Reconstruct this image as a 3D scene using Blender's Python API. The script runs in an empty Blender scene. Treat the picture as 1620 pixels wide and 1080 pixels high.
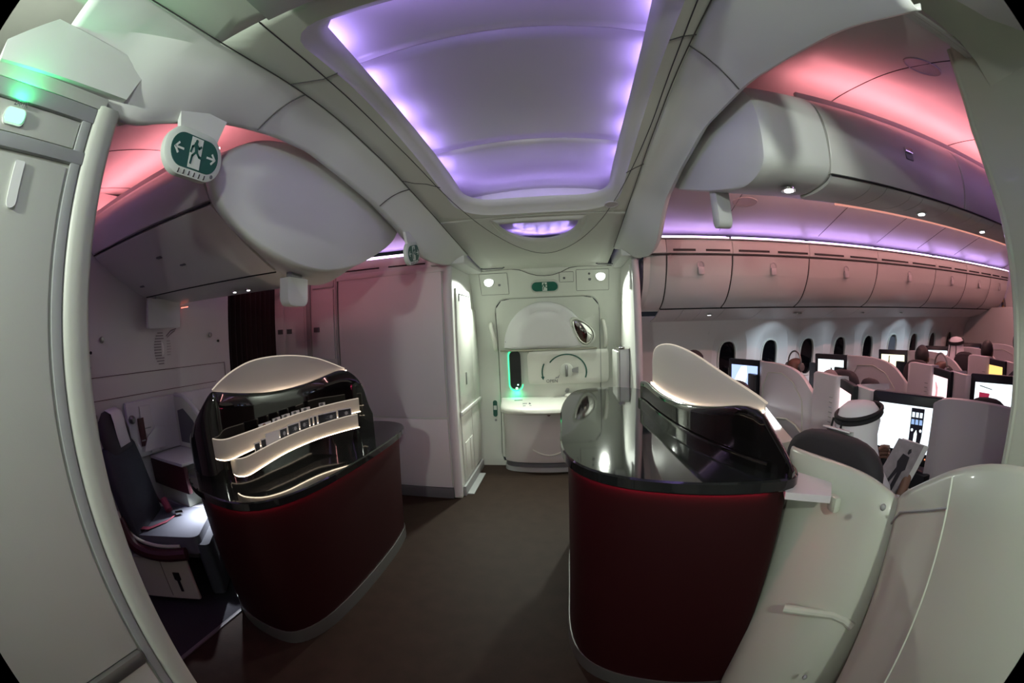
import bpy, bmesh, math, random
from mathutils import Vector, Matrix
random.seed(7)
PI = math.pi
SC = bpy.context.scene
COL = SC.collection

# ------------------------------------------------------------------ camera, world, exposure
cd = bpy.data.cameras.new('camera'); cam = bpy.data.objects.new('camera', cd); COL.objects.link(cam)
cd.type = 'PANO'; cd.panorama_type = 'FISHEYE_EQUISOLID' if hasattr(cd, 'panorama_type') else cd.type
try:
    cd.cycles.panorama_type = 'FISHEYE_EQUISOLID'; cd.cycles.fisheye_lens = 14.889; cd.cycles.fisheye_fov = PI
except Exception:
    pass
for k, v in (('fisheye_lens', 14.889), ('fisheye_fov', PI)):
    if hasattr(cd, k): setattr(cd, k, v)
cd.sensor_fit = 'HORIZONTAL'; cd.sensor_width = 36; cd.sensor_height = 24
cd.clip_start = 0.02
CM = [[0.991113, 0.033576, 0.128717], [0.127372, 0.039527, -0.991067], [-0.038364, 0.998654, 0.034899]]
M4 = Matrix(((CM[0][0], CM[0][1], CM[0][2], 0), (CM[1][0], CM[1][1], CM[1][2], 0), (CM[2][0], CM[2][1], CM[2][2], 1.6), (0, 0, 0, 1)))
cam.matrix_world = M4
SC.camera = cam
w = bpy.data.worlds.new('night'); SC.world = w; w.use_nodes = True
w.node_tree.nodes['Background'].inputs[0].default_value = (0.010, 0.011, 0.014, 1)
w.node_tree.nodes['Background'].inputs[1].default_value = 1.0
SC.view_settings.view_transform = 'Standard'; SC.view_settings.look = 'None'
SC.view_settings.exposure = 0.0; SC.view_settings.gamma = 1.0
SC.cycles.use_denoising = True
SC.cycles.max_bounces = 8; SC.cycles.diffuse_bounces = 5; SC.cycles.glossy_bounces = 4
SC.cycles.sample_clamp_indirect = 4.0
SC.cycles.caustics_reflective = False; SC.cycles.caustics_refractive = False

# ------------------------------------------------------------------ light strengths (all are real fittings)
P_DOOR = 16.5       # W of each door lamp
P_DOOR_S = 11.0
E_COFFER = 20.0     # purple led strips in the vestibule ceiling
E_PURPLE = 11.0     # purple wash on outboard bins
E_SALMON = 21.0     # salmon wash on the centre bins

def lamp(name, loc, power, color, size=.06, direction=(0, -1, -1), spread=2.6, shape='DISK'):
    ld = bpy.data.lights.new(name, 'AREA'); ld.shape = shape; ld.size = size
    ld.energy = power; ld.color = color; ld.spread = spread
    o = bpy.data.objects.new(name, ld); COL.objects.link(o); o.location = loc
    o.rotation_euler = Vector(direction).to_track_quat('-Z', 'Y').to_euler()
    return o

# ------------------------------------------------------------------ materials
MATS = {}
def mat(name, col, rough=.5, metal=0.0, bump=0.0, bscale=200, spec=.5, emit=None, es=0.0, var=0.0, vscale=3.0, coat=0.0):
    if name in MATS: return MATS[name]
    m = bpy.data.materials.new(name); m.use_nodes = True; nt = m.node_tree
    b = nt.nodes['Principled BSDF']
    b.inputs['Base Color'].default_value = (*col, 1); b.inputs['Roughness'].default_value = rough
    b.inputs['Metallic'].default_value = metal; b.inputs['Specular IOR Level'].default_value = spec
    b.inputs['Coat Weight'].default_value = coat
    if emit:
        b.inputs['Emission Color'].default_value = (*emit, 1); b.inputs['Emission Strength'].default_value = es
    tc = nt.nodes.new('ShaderNodeTexCoord')
    n = nt.nodes.new('ShaderNodeTexNoise'); n.inputs['Scale'].default_value = vscale; n.inputs['Detail'].default_value = 4
    nt.links.new(tc.outputs['Object'], n.inputs['Vector'])
    if var > 0:
        r = nt.nodes.new('ShaderNodeMix'); r.data_type = 'RGBA'
        r.inputs[6].default_value = (*[c*(1-var) for c in col], 1); r.inputs[7].default_value = (*[min(1, c*(1+var)) for c in col], 1)
        nt.links.new(n.outputs['Fac'], r.inputs[0]); nt.links.new(r.outputs[2], b.inputs['Base Color'])
    if bump > 0:
        n2 = nt.nodes.new('ShaderNodeTexNoise'); n2.inputs['Scale'].default_value = bscale; n2.inputs['Detail'].default_value = 3
        nt.links.new(tc.outputs['Object'], n2.inputs['Vector'])
        bp = nt.nodes.new('ShaderNodeBump'); bp.inputs['Strength'].default_value = bump; bp.inputs['Distance'].default_value = .002
        nt.links.new(n2.outputs['Fac'], bp.inputs['Height']); nt.links.new(bp.outputs['Normal'], b.inputs['Normal'])
    MATS[name] = m; return m

white = mat('white_plastic', (.62, .63, .59), .42, bump=.08, bscale=300, var=.02)
liner = mat('ceiling_liner', (.56, .57, .52), .55, bump=.1, bscale=260, var=.03)
rib = mat('arch_liner', (.66, .67, .66), .5, bump=.08, bscale=260, var=.02)
cream = mat('seat_shell_plastic', (.54, .57, .48), .33, bump=.05, bscale=300, var=.02, coat=.15)
binm = mat('bin_plastic', (.62, .61, .60), .35, bump=.05, bscale=280, var=.02)
grey = mat('grey_trim', (.30, .31, .31), .45, bump=.1, bscale=150)
greyd = mat('dark_grey_trim', (.10, .10, .11), .5, bump=.1, bscale=150)
joint = mat('dark_joint', (.05, .045, .05), .7)
slotm = mat('black_slot', (.004, .004, .005), .6)
gran = mat('black_granite', (.011, .012, .012), .05, bump=.012, bscale=60, spec=.7, var=.6, vscale=220)
gloss = mat('black_gloss', (.006, .005, .005), .06, spec=.6, coat=.5)
redp = mat('burgundy_panel', (.020, .0011, .0022), .6, spec=.22, bump=.1, bscale=400, var=.06)
metal = mat('brushed_metal', (.30, .30, .29), .35, metal=.8, bump=.1, bscale=120)
chrome = mat('mirror', (.85, .85, .82), .04, metal=1)
green = mat('sign_green', (.010, .085, .060), .4)
signw = mat('sign_white', (.62, .66, .62), .5)
fabd = mat('dark_seat_fabric', (.030, .034, .044), .9, bump=.4, bscale=500, var=.2, vscale=60)
fabh = mat('charcoal_headrest', (.028, .025, .029), .85, bump=.4, bscale=400)
burg = mat('burgundy_leather', (.045, .006, .010), .5, bump=.2, bscale=200)
belt = mat('burgundy_webbing', (.32, .06, .10), .7, bump=.3, bscale=600)
curt = mat('maroon_curtain', (.012, .002, .003), .95, bump=.3, bscale=200)
paper = mat('paper', (.72, .70, .72), .7, var=.03)
skin = mat('skin', (.20, .105, .075), .55, var=.08, vscale=20)
skin2 = mat('skin_brown', (.12, .055, .038), .5, var=.08, vscale=20)
hairm = mat('black_hair', (.010, .008, .008), .6, bump=.6, bscale=90)
hairg = mat('grey_hair', (.20, .17, .17), .7, bump=.6, bscale=90)
cloth = mat('white_cotton', (.70, .68, .72), .8, bump=.25, bscale=40)
clothb = mat('dark_shirt', (.03, .03, .045), .85, bump=.2, bscale=200)
agal = mat('black_cord', (.008, .008, .010), .8, bump=.5, bscale=300)
bezel = mat('monitor_bezel', (.008, .009, .014), .35)
acryl = mat('frosted_panel', (.50, .46, .42), .35, bump=.03)
glass = mat('dark_window', (.003, .003, .004), .05, spec=.6)
def emis(name, col, s): return mat(name, (0, 0, 0), .6, emit=col, es=s)
led_cof = emis('led_violet_coffer', (.44, .30, 1.0), E_COFFER)
led_pur = emis('led_violet', (.60, .36, 1.0), E_PURPLE)
led_pur_l = emis('led_violet_line', (1.0, .72, 1.0), 4.0)
led_sal = emis('led_salmon', (1.0, .29, .34), E_SALMON)
led_grn = emis('led_green', (.02, 1.0, .28), 6.0)
lamp_grn = emis('lamp_green_lens', (.26, 1.0, .50), 2.4)
led_sal2 = emis('led_salmon_outboard', (1.0, .46, .44), 56.0)
led_sal3 = emis('led_salmon_small', (1.0, .20, .14), 3.0)
psu_edge = emis('salmon_lip_glow', (1.0, .40, .32), .75)  # salmon light on the lip, put in as the part's own glow
suite = mat('shell_plastic_mauve_lit', (.60, .57, .59), .35, bump=.05, bscale=300, var=.02)  # seat shell plastic again, with the cabin's mauve light tinted into its colour
clos = mat('closet_plastic', (.50, .52, .47), .45, bump=.1, bscale=280, var=.02)
led_cres = emis('led_violet_crescent', (.44, .30, 1.0), 60.0)
led_sail = emis('led_warm_sail', (1.0, .80, .60), 22.0)
led_far = emis('led_violet_end', (.44, .30, 1.0), 26.0)
post = mat('post_plastic', (.42, .43, .39), .45, bump=.08)
lamp_wht = emis('lamp_white_lens', (.95, 1.0, .95), 3.5)
led_warm = emis('led_warm', (1.0, .80, .58), 8.0)
led_red = emis('led_red', (1.0, .06, .20), 40.0)
psu_l = emis('reading_light_lens', (.95, .98, 1.0), 5.0)
foot_l = emis('white_console_light', (.95, .97, 1.0), 2.6)

def floor_mat():
    m = mat('brown_vinyl', (.024, .0150, .0105), .65, bump=.3, spec=.12, bscale=60, var=.35, vscale=9)
    return m
carpm = mat('dark_carpet', (.018, .019, .026), .95, bump=.6, bscale=500, var=.35, vscale=120)

# ------------------------------------------------------------------ mesh builder
def V(p): return Vector(p)
class Frame:
    def __init__(s, o, u, v):
        s.o = V(o); s.u = V(u).normalized(); s.v = V(v).normalized(); s.n = s.u.cross(s.v)
    def __call__(s, a, b, d=0): return s.o + s.u*a + s.v*b + s.n*d
class B:
    def __init__(s): s.v = []; s.f = []; s.mi = []
    def add(s, vs, fs, mi=0):
        k = len(s.v); s.v += [tuple(x) for x in vs]; s.f += [tuple(i+k for i in f) for f in fs]; s.mi += [mi]*len(fs); return s
    def box(s, lo, hi, bev=0, mi=0, mtx=None):
        bm = bmesh.new(); bmesh.ops.create_cube(bm, size=1)
        c = [(a+b)/2 for a, b in zip(lo, hi)]; d = [abs(b-a) for a, b in zip(lo, hi)]
        for v in bm.verts: v.co = Vector((v.co.x*d[0]+c[0], v.co.y*d[1]+c[1], v.co.z*d[2]+c[2]))
        if bev: bmesh.ops.bevel(bm, geom=list(bm.edges), offset=min(bev, min(d)*.45), segments=2, profile=.6, affect='EDGES')
        if mtx: bm.transform(mtx)
        bm.verts.index_update(); s.add([v.co.copy() for v in bm.verts], [[v.index for v in f.verts] for f in bm.faces], mi); bm.free(); return s
    def prism(s, pts, vec, mi=0):
        n = len(pts); pts = [V(p) for p in pts]; vec = V(vec); top = [p+vec for p in pts]
        s.add(pts+top, [list(range(n))[::-1], list(range(n, 2*n))] + [(i, (i+1) % n, n+(i+1) % n, n+i) for i in range(n)], mi); return s
    def flat(s, fr, pts2, d0, d1, mi=0):
        return s.prism([fr(a, b, d0) for a, b in pts2], fr.n*(d1-d0), mi)
    def loft(s, rings, closed=True, cap0=True, cap1=True, mi=0):
        n = len(rings[0]); vs = [V(p) for r in rings for p in r]; fs = []
        m = n if closed else n-1
        for k in range(len(rings)-1):
            for i in range(m):
                j = (i+1) % n; fs.append((k*n+i, k*n+j, (k+1)*n+j, (k+1)*n+i))
        if closed and cap0: fs.append(tuple(range(n))[::-1])
        if closed and cap1: fs.append(tuple(range((len(rings)-1)*n, len(rings)*n)))
        return s.add(vs, fs, mi)
    def grid(s, rows, mi=0): return s.loft(rows, False, False, False, mi)
    def tube(s, path, r, n=8, cap=True, sy=1.0, mi=0):
        path = [V(p) for p in path]; rings = []; up = V((0, 0, 1))
        for i, p in enumerate(path):
            t = (path[min(i+1, len(path)-1)]-path[max(i-1, 0)]).normalized()
            if i == 0:
                a = t.cross(up)
                if a.length < .2: a = t.cross(V((0, 1, 0)))
            else: a = pa - t*pa.dot(t)
            a.normalize(); pa = a; b = a.cross(t)
            rr = r[i] if isinstance(r, (list, tuple)) else r
            rings.append([p + a*math.cos(q)*rr + b*math.sin(q)*rr*sy for q in [2*PI*k/n for k in range(n)]])
        return s.loft(rings, True, cap, cap, mi)
    def ell(s, c, r, nu=16, nv=10, mtx=None, mi=0):
        vs = []; fs = []
        for j in range(nv+1):
            th = PI*j/nv
            for i in range(nu):
                ph = 2*PI*i/nu; p = V((r[0]*math.sin(th)*math.cos(ph), r[1]*math.sin(th)*math.sin(ph), r[2]*math.cos(th)))
                if mtx: p = mtx @ p
                vs.append(p+V(c))
        for j in range(nv):
            for i in range(nu):
                k = (i+1) % nu; fs.append((j*nu+i, (j+1)*nu+i, (j+1)*nu+k, j*nu+k))
        return s.add(vs, fs, mi)
    def lathe(s, prof, c, axis='Z', n=24, mi=0):
        rings = []
        for r, h in prof:
            ring = []
            for k in range(n):
                a = 2*PI*k/n; x, y = r*math.cos(a), r*math.sin(a)
                p = {'Z': (x, y, h), 'Y': (x, h, y), 'X': (h, x, y)}[axis]
                ring.append(V(p)+V(c))
            rings.append(ring)
        return s.loft(rings, True, True, True, mi)
    def build(s, name, m, parent=None, smooth=True, ang=35, solid=0, sub=0, off=0, clean=True):
        me = bpy.data.meshes.new(name)
        L = V((0, 0, 0))
        if parent is not None:
            p = parent
            while p is not None: L += p.location; p = p.parent
        me.from_pydata([tuple(V(v)-L) for v in s.v], [], s.f); me.update()
        bm = bmesh.new(); bm.from_mesh(me); bmesh.ops.remove_doubles(bm, verts=bm.verts, dist=1e-5)
        bmesh.ops.recalc_face_normals(bm, faces=bm.faces); bm.to_mesh(me); bm.free()
        for mm in (m if isinstance(m, list) else [m]): me.materials.append(mm)
        if isinstance(m, list) and len(m) > 1 and len(me.polygons) == len(s.mi):
            for p, q in zip(me.polygons, s.mi): p.material_index = q
        if smooth:
            me.shade_smooth()
            try: me.set_sharp_from_angle(angle=math.radians(ang))
            except Exception: pass
        o = bpy.data.objects.new(name, me); COL.objects.link(o)
        if parent is not None: o.parent = parent
        if solid:
            md = o.modifiers.new('solid', 'SOLIDIFY'); md.thickness = solid; md.offset = off
        if sub:
            md = o.modifiers.new('sub', 'SUBSURF'); md.levels = sub; md.render_levels = sub
        return o
def thing(name, label, cat, loc, group=None):
    o = bpy.data.objects.new(name, None); COL.objects.link(o); o.location = loc; o.empty_display_size = .1
    o['label'] = label; o['category'] = cat
    if group: o['group'] = group
    return o
def tag(o, label, cat, group=None):
    o['label'] = label; o['category'] = cat
    if group: o['group'] = group
    return o
def struct(o, label=None, cat='structure'):
    o['kind'] = 'structure'
    if label: o['label'] = label; o['category'] = cat
    return o
def dup(o, parent=None):
    c = o.copy(); COL.objects.link(c)
    if parent: c.parent = parent
    for ch in list(o.children): dup(ch, c)
    return c
def lerp(a, b, t): return a+(b-a)*t
def interp(tab, x):
    if x <= tab[0][0]: return tab[0][1]
    for (x0, y0), (x1, y1) in zip(tab, tab[1:]):
        if x <= x1: return lerp(y0, y1, (x-x0)/(x1-x0))
    return tab[-1][1]
def smooth_pts(p, n=3, closed=False):
    for _ in range(n):
        q = []
        m = len(p)
        rng = range(m) if closed else range(m-1)
        if not closed: q.append(p[0])
        for i in rng:
            a, b = V(p[i]), V(p[(i+1) % m]); q += [a*.75+b*.25, a*.25+b*.75]
        if not closed: q.append(p[-1])
        p = q
    return [V(x) for x in p]
def rrect(x0, y0, x1, y1, r, n=5):
    rs = r if isinstance(r, (list, tuple)) else [r]*4   # corners: (x0,y0),(x1,y0),(x1,y1),(x0,y1)
    out = []
    for (cx, cy, a0), rr in zip([(x0, y0, PI), (x1, y0, 1.5*PI), (x1, y1, 0), (x0, y1, .5*PI)], rs):
        sx = 1 if cx == x0 else -1; sy = 1 if cy == y0 else -1
        for k in range(n+1):
            a = a0+PI/2*k/n; out.append((cx+sx*rr+rr*math.cos(a), cy+sy*rr+rr*math.sin(a)))
    return out
def resample(pts, n):
    pts = [V(p) for p in pts]; L = [0]
    for a, b in zip(pts, pts[1:]): L.append(L[-1]+(b-a).length)
    out = []; j = 0
    for k in range(n):
        t = L[-1]*k/(n-1)
        while j < len(L)-2 and L[j+1] < t: j += 1
        d = L[j+1]-L[j]; out.append(pts[j].lerp(pts[j+1], (t-L[j])/d if d else 0))
    return out
def text_mesh(txt, size, fr, parent, m, name='lettering', ext=.0008):
    cu = bpy.data.curves.new(name, 'FONT'); cu.body = txt; cu.size = size; cu.extrude = ext; cu.align_x = 'CENTER'; cu.align_y = 'CENTER'; cu.resolution_u = 3
    t = bpy.data.objects.new('tmp', cu); COL.objects.link(t)
    bpy.context.view_layer.update()
    me = bpy.data.meshes.new_from_object(t.evaluated_get(bpy.context.evaluated_depsgraph_get())); bpy.data.objects.remove(t)
    b = B(); b.add([fr(v.co.x, v.co.y, v.co.z) for v in me.vertices], [tuple(p.vertices) for p in me.polygons])
    bpy.data.meshes.remove(me)
    return b.build(name, m, parent, smooth=False)


# ================================================================== SETTING
# floor
f = B(); f.box((-1.87, -1.2, -.05), (1.30, 4.9, 0)); struct(f.build('floor', floor_mat(), None, False))
f = B(); f.box((-4.6, -1.2, -.05), (-1.872, 4.9, .006)); struct(f.build('floor_carpet_aft', carpm, None, False))
f = B(); f.box((1.302, -1.2, -.05), (8.0, 4.9, .006)); struct(f.build('floor_carpet_forward', carpm, None, False))
f = B(); f.box((-1.885, -1.2, 0), (-1.86, 4.9, .010), .003); struct(f.build('trim_1', greyd, None))

ZC = [(-1.2, 2.38), (-.6, 2.39), (0, 2.39), (.3, 2.395), (.46, 2.40), (.66, 2.41), (.96, 2.445), (1.29, 2.462), (1.87, 2.436), (2.44, 2.38), (2.72, 2.35), (2.96, 2.32), (3.65, 2.25), (4.5, 2.19)]
def zc(y): return (interp(ZC, y-.12)+interp(ZC, y)+interp(ZC, y+.12))/3
# vestibule ceiling: three stretches, each with a coffer opening, lofted from a rectangle to the opening and up to the lip
def rect_ring(x0, y0, x1, y1, c, n):
    out = []
    for k in range(n):
        a = 2*PI*k/n; dx, dy = math.cos(a), math.sin(a); t = 1e9
        if dx > 1e-9: t = min(t, (x1-c[0])/dx)
        if dx < -1e-9: t = min(t, (x0-c[0])/dx)
        if dy > 1e-9: t = min(t, (y1-c[1])/dy)
        if dy < -1e-9: t = min(t, (y0-c[1])/dy)
        out.append((c[0]+dx*t, c[1]+dy*t))
    for q in ((x0, y0), (x1, y0), (x1, y1), (x0, y1)):   # snap the nearest sample onto each corner
        i = min(range(n), key=lambda i: (out[i][0]-q[0])**2+(out[i][1]-q[1])**2); out[i] = q
    return out
def ray_ring(poly, c, n):
    out = []
    m = len(poly)
    for k in range(n):
        a = 2*PI*k/n; dx, dy = math.cos(a), math.sin(a); best = None
        for i in range(m):
            (x0, y0), (x1, y1) = poly[i], poly[(i+1) % m]
            ex, ey = x1-x0, y1-y0; den = dx*ey-dy*ex
            if abs(den) < 1e-12: continue
            t = ((x0-c[0])*ey-(y0-c[1])*ex)/den; u = ((x0-c[0])*dy-(y0-c[1])*dx)/den
            if t > 0 and -1e-6 <= u <= 1+1e-6: best = t if best is None else max(best, t)
        out.append((c[0]+dx*best, c[1]+dy*best))
    return out
XL, XR = -.84, .45
n = 192
def ceiling_bay(y0, y1, hole, lip, zl, c):
    R0 = rect_ring(XL, y0, XR, y1, c, n); Rh = ray_ring(hole, c, n); Rl = ray_ring(lip, c, n)
    b = B(); rings = []
    for t in (0, .35, .7, .93, 1):
        rings.append([(lerp(a[0], h[0], t), lerp(a[1], h[1], t), zc(lerp(a[1], h[1], t))) for a, h in zip(R0, Rh)])
    for t in (.08, .5, 1):
        rings.append([(lerp(h[0], l[0], t), lerp(h[1], l[1], t), lerp(zc(h[1])+.008, zl(l[1]) if callable(zl) else zl, t)) for h, l in zip(Rh, Rl)])
    b.loft(rings, True, False, False)
    o = b.build('ceiling', liner, None, ang=50, solid=.002, off=0)
    return struct(o)
main_hole = rrect(-.665, .70, .375, 2.72, [.10, .10, .26, .26], 6)
main_lip = rrect(-.595, .77, .305, 2.61, [.03, .03, .18, .18], 6)
ZLIP = lambda y: interp([(1.9, 2.48), (2.2, 2.468), (2.61, 2.428)], y)
ceiling_bay(.60, 2.76, main_hole, main_lip, ZLIP, (-.15, 1.7))
def crescent(x0, x1, y0, d, inset=0, s=1):
    cx = (x0+x1)/2; hw = (x1-x0)/2
    return [(cx+hw*math.cos(a)*s, y0+d*math.sin(a)**1.15*s) for a in [PI*k/24 for k in range(25)]][::(1 if s > 0 else 1)]
far_hole = crescent(-.49, .19, 2.80, .80)
far_lip = crescent(-.43, .12, 2.83, .54)
ceiling_bay(2.76, 4.45, far_hole, far_lip, 2.31, (-.15, 3.0))
near_hole = [(x, .52-(y-2.80)) for x, y in far_hole][::-1]
near_lip = [(x, .49-(y-2.83)) for x, y in far_lip][::-1]
ceiling_bay(-1.2, .60, near_hole, near_lip, 2.30, (-.15, .33))
# domed back panels of the coffers with their led strips on the ledge
def dome(x0, x1, y0, y1, z, rise):
    b = B(); rows = []
    for j in range(13):
        y = lerp(y0, y1, j/12); rows.append([(lerp(x0, x1, i/12), y, z+rise*math.cos(PI*(i/12-.5))*(1 if True else 0)) for i in range(13)])
    b.grid(rows); return b
SEAM = [.60, 1.115, 2.06, 2.92]
for a_, b_ in zip(SEAM, SEAM[1:]):
    o = struct(dome(-.74, .45, a_+.002, b_-.002, 2.545, .045).build('ceiling_panel', binm, None, solid=.006, off=0))
k = B()
for y in SEAM[1:3]: k.tube([(lerp(-.74, .45, i/12), y, 2.548+.045*math.cos(PI*(i/12-.5))) for i in range(13)], .003, 5)
struct(k.build('trim_2', joint, None))
k = B(); k.box((-.80, .58, 2.47), (-.745, 2.94, 2.60)); k.box((.455, .58, 2.47), (.50, 2.94, 2.60)); k.box((-.80, 2.925, 2.47), (.50, 2.94, 2.60)); k.box((-.80, .575, 2.47), (.50, .59, 2.60))
struct(k.build('ceiling_cove', binm, None, False))
y = .80; i = 0
cf = thing('cove_light', 'violet light strips hidden around the big vestibule ceiling panel', 'light', (-.15, 1.7, 2.49))
for y0, y1 in ((.80, 1.06), (1.14, 1.37), (1.43, 1.70), (1.76, 2.00), (2.10, 2.33), (2.39, 2.56)):
    for x in (-.655, .365):
        B().box((x-.012, lerp(y0, y1, .12), min(2.494, ZLIP(y1)+.012)), (x+.012, lerp(y0, y1, .80), min(2.508, ZLIP(y1)+.024))).build('led_strip', led_cof, cf)
B().tube([(-.60, 2.56, 2.437), (-.56, 2.635, 2.435), (-.46, 2.66, 2.434), (.17, 2.66, 2.434), (.27, 2.635, 2.435), (.31, 2.56, 2.437)], .004, 6).build('led_strip', led_far, cf)
for x0, x1, y in ((-.50, .2, .735),):
    B().box((x0, y-.012, 2.494), (x1, y+.012, 2.508)).build('led_strip', led_cof, cf)
def crescent_top(name, yc, zl, sgn, lab):
    b = B(); rows = []
    for j in range(7):
        yy = yc+sgn*lerp(-.05, .80, j/6); rows.append([(lerp(-.62, .32, i/8), yy, zl+.055) for i in range(9)])
    b.grid(rows); o = struct(b.build('ceiling_panel', binm, None, solid=.005, off=0))
    t = thing('cove_light', lab, 'light', (-.15, yc+sgn*.3, zl+.01))
    for k2 in range(2, 7):
        a = PI*(k2+1)/10; p0 = [( -.155+.315*math.cos(q), yc+.03*sgn+sgn*.60*math.sin(q)**1.15, zl+.0075) for q in (a-.12, a+.12)]
        B().tube(p0, .004, 6).build('led_strip', led_cres, t)
    # skirt closing the little coffer
    b = B(); ring = [(-.15+.43*math.cos(q), yc+sgn*(.84*abs(math.sin(q))**1.15 if math.sin(q) > 0 else -.05), 0) for q in [2*PI*k3/40 for k3 in range(40)]]
    b.loft([[(x, y2, zl-.05) for x, y2, _ in ring], [(x, y2, zl+.07) for x, y2, _ in ring]], True, False, False)
crescent_top('c', 2.80, 2.31, 1, 'violet light strips around the small crescent coffer near the door')
crescent_top('c', .52, 2.30, -1, 'violet light strips around the crescent coffer above the viewer')
struct(B().box((-1.95, -1.2, 2.402), (-.83, .22, 2.415)).build('ceiling', liner, None, False))
b = B(); b.loft([[(x, y, z) for x, z in ((.445, 2.392), (.75, 2.375), (1.0, 2.352), (1.15, 2.33), (1.22, 2.29), (1.25, 2.22), (1.27, 2.22), (1.27, 2.41), (.445, 2.41))] for y in (-1.2, .452)]); struct(b.build('ceiling', cream, None, ang=40))
# ceiling joints: long arcs beside the coffers and cross joints
k = B()
def cj(path, r=.0022): k.tube([(x, y, zc(y)-.002) for x, y in path], r, 5)
cj(resample([(-.50, 4.05, 0)] + smooth_pts([(-.50, 2.55, 0), (-.56, 2.9, 0), (-.40, 3.45, 0), (-.15, 3.86, 0)], 2), 2)[:0] or [(p.x, p.y) for p in smooth_pts([(-.69, .6, 0), (-.72, 1.2, 0), (-.70, 1.8, 0), (-.66, 2.4, 0), (-.56, 2.95, 0), (-.38, 3.50, 0), (-.15, 3.80, 0), (.10, 3.50, 0), (.28, 2.95, 0), (.37, 2.4, 0), (.42, 1.8, 0), (.42, 1.2, 0), (.40, .6, 0)], 3)])
cj([(-.83, .97), (-.78, .99), (-.72, 1.01), (-.66, 1.0)]); cj([(-.83, 2.05), (-.78, 2.10), (-.72, 2.13), (-.66, 2.2)])
cj([(.45, .97), (.41, .99), (.375, 1.02)]); cj([(.45, 2.05), (.41, 2.10), (.37, 2.16)])
struct(k.build('trim_3', joint, None))

# arch ribs that frame the two cabin openings
IL = [(-.3, 2.24), (.30, 2.23), (.40, 2.17), (.46, 2.145), (.52, 2.18), (.69, 2.24), (.89, 2.31), (1.15, 2.36), (1.43, 2.385), (1.8, 2.355), (2.12, 2.32), (2.52, 2.24), (2.92, 2.125), (3.2, 2.13), (3.45, 2.15), (3.7, 2.185), (4.4, 2.19)]
IR = [(-1.2, 1.85), (-.3, 1.95), (.1, 2.02), (.35, 2.11), (.53, 2.19), (.77, 2.26), (1.06, 2.34), (1.55, 2.40), (1.98, 2.37), (2.40, 2.31), (2.56, 2.22), (2.72, 2.12), (2.95, 2.075), (3.2, 2.10), (3.45, 2.13), (3.7, 2.18), (4.4, 2.19)]
OXL = [(.12, -.975), (.2, -.97), (.37, -.95), (.52, -.90), (.70, -.855), (.9, -.83)]; OZL = [(.12, 2.33), (.2, 2.345), (.37, 2.392), (.52, 2.405), (.70, 2.42), (.9, 2.44)]
ism = lambda tab, y: (interp(tab, y-.06)+interp(tab, y)+interp(tab, y+.06))/3
def arch(tab, xi, xo, xb, y0a=.30):
    b = B(); rows = []
    for j in range(93):
        y = lerp(y0a, 3.66, j/92); zi = (interp(tab, y-.06)+interp(tab, y)+interp(tab, y+.06))/3; zo = zc(y)+.004; xo_ = xo
        if xi < 0 and y < .9: xo_ = interp(OXL, y); zo = interp(OZL, y)
        r = [(xb, y, zi+.03), (lerp(xi, xb, .6), y, zi+.008), (lerp(xi, xb, .15), y, zi), (xi, y, zi+.006)]
        for t in (.15, .4, .7, 1): r.append((lerp(xi, xo_, t), y, lerp(zi, zo, t)+.018*math.sin(PI*t)))
        if xi < 0: r.append((min(-.835, xo_+.12) if y < .5 else -.835, y, zc(y)+.003))
        rows.append(r)
    b.grid(rows); return b
struct(arch(IL, -1.0, -.83, -1.06, .12).build('trim_4', rib, None, ang=60, solid=.003, off=0))
struct(arch(IR, .62, .44, .66).build('trim_5', rib, None, ang=60, solid=.003, off=0))
k = B()
for y in (1.02, 2.12): k.tube([(lerp(-.998, -.832, t), y+.05*t, lerp(ism(IL, y+.05*t), zc(y+.05*t)+.004, t)+.018*math.sin(PI*t)-.005) for t in [q/10 for q in range(11)]], .0028, 5)
for y in (1.12,): k.tube([(lerp(.618, .442, t), y-.08*t, lerp(ism(IR, y-.08*t), zc(y-.08*t)+.004, t)+.018*math.sin(PI*t)-.005) for t in [q/10 for q in range(11)]], .0028, 5)
k.tube([(-.833, y, zc(y)-.001) for y in [lerp(-.2, 3.6, q/60) for q in range(61)]], .0025, 5)
k.tube([(.443, y, zc(y)-.001) for y in [lerp(-.2, 3.6, q/60) for q in range(61)]], .0025, 5)
struct(k.build('trim_6', joint, None))
# bulk behind the arches up to the cabin ceiling
for x, tab in ((-1.065, IL), (.66, IR)):
    b = B(); ys = [lerp(.32, 4.4, q/60) for q in range(61)]
    b.grid([[(x, y, interp(tab, y)+.03) for y in ys], [(x, y, 2.75) for y in ys]])
    struct(b.build('wall_aft' if x < 0 else 'wall_forward', binm, None, solid=.01, off=0))

# cabin ceilings
PC = [(-.4, 1.9), (.0, 2.2), (.3, 2.34), (.5, 2.42), (.8, 2.53), (1.1, 2.62), (1.5, 2.69), (1.95, 2.71), (2.4, 2.69), (2.8, 2.62), (3.1, 2.55), (3.35, 2.48), (3.75, 2.37)]
def cabin_ceiling(x0, x1, name):
    b = B(); ys = [lerp(-.4, 3.75, q/48) for q in range(49)]
    b.grid([[(lerp(x0, x1, i/6), y, (interp(PC, y-.1)+interp(PC, y)+interp(PC, y+.1))/3) for y in ys] for i in range(7)])
    return struct(b.build(name, binm, None, solid=.003, off=0))
cabin_ceiling(.665, 7.6, 'ceiling_forward'); cabin_ceiling(-3.2, -1.07, 'ceiling_aft')
k = B()
for x in (1.45, 2.62, 3.55, 4.4, 5.4): k.tube([(x, y, (interp(PC, y-.1)+interp(PC, y)+interp(PC, y+.1))/3-.002) for y in [lerp(-.1, 3.60, q/40) for q in range(41)]], .003, 5)
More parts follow.
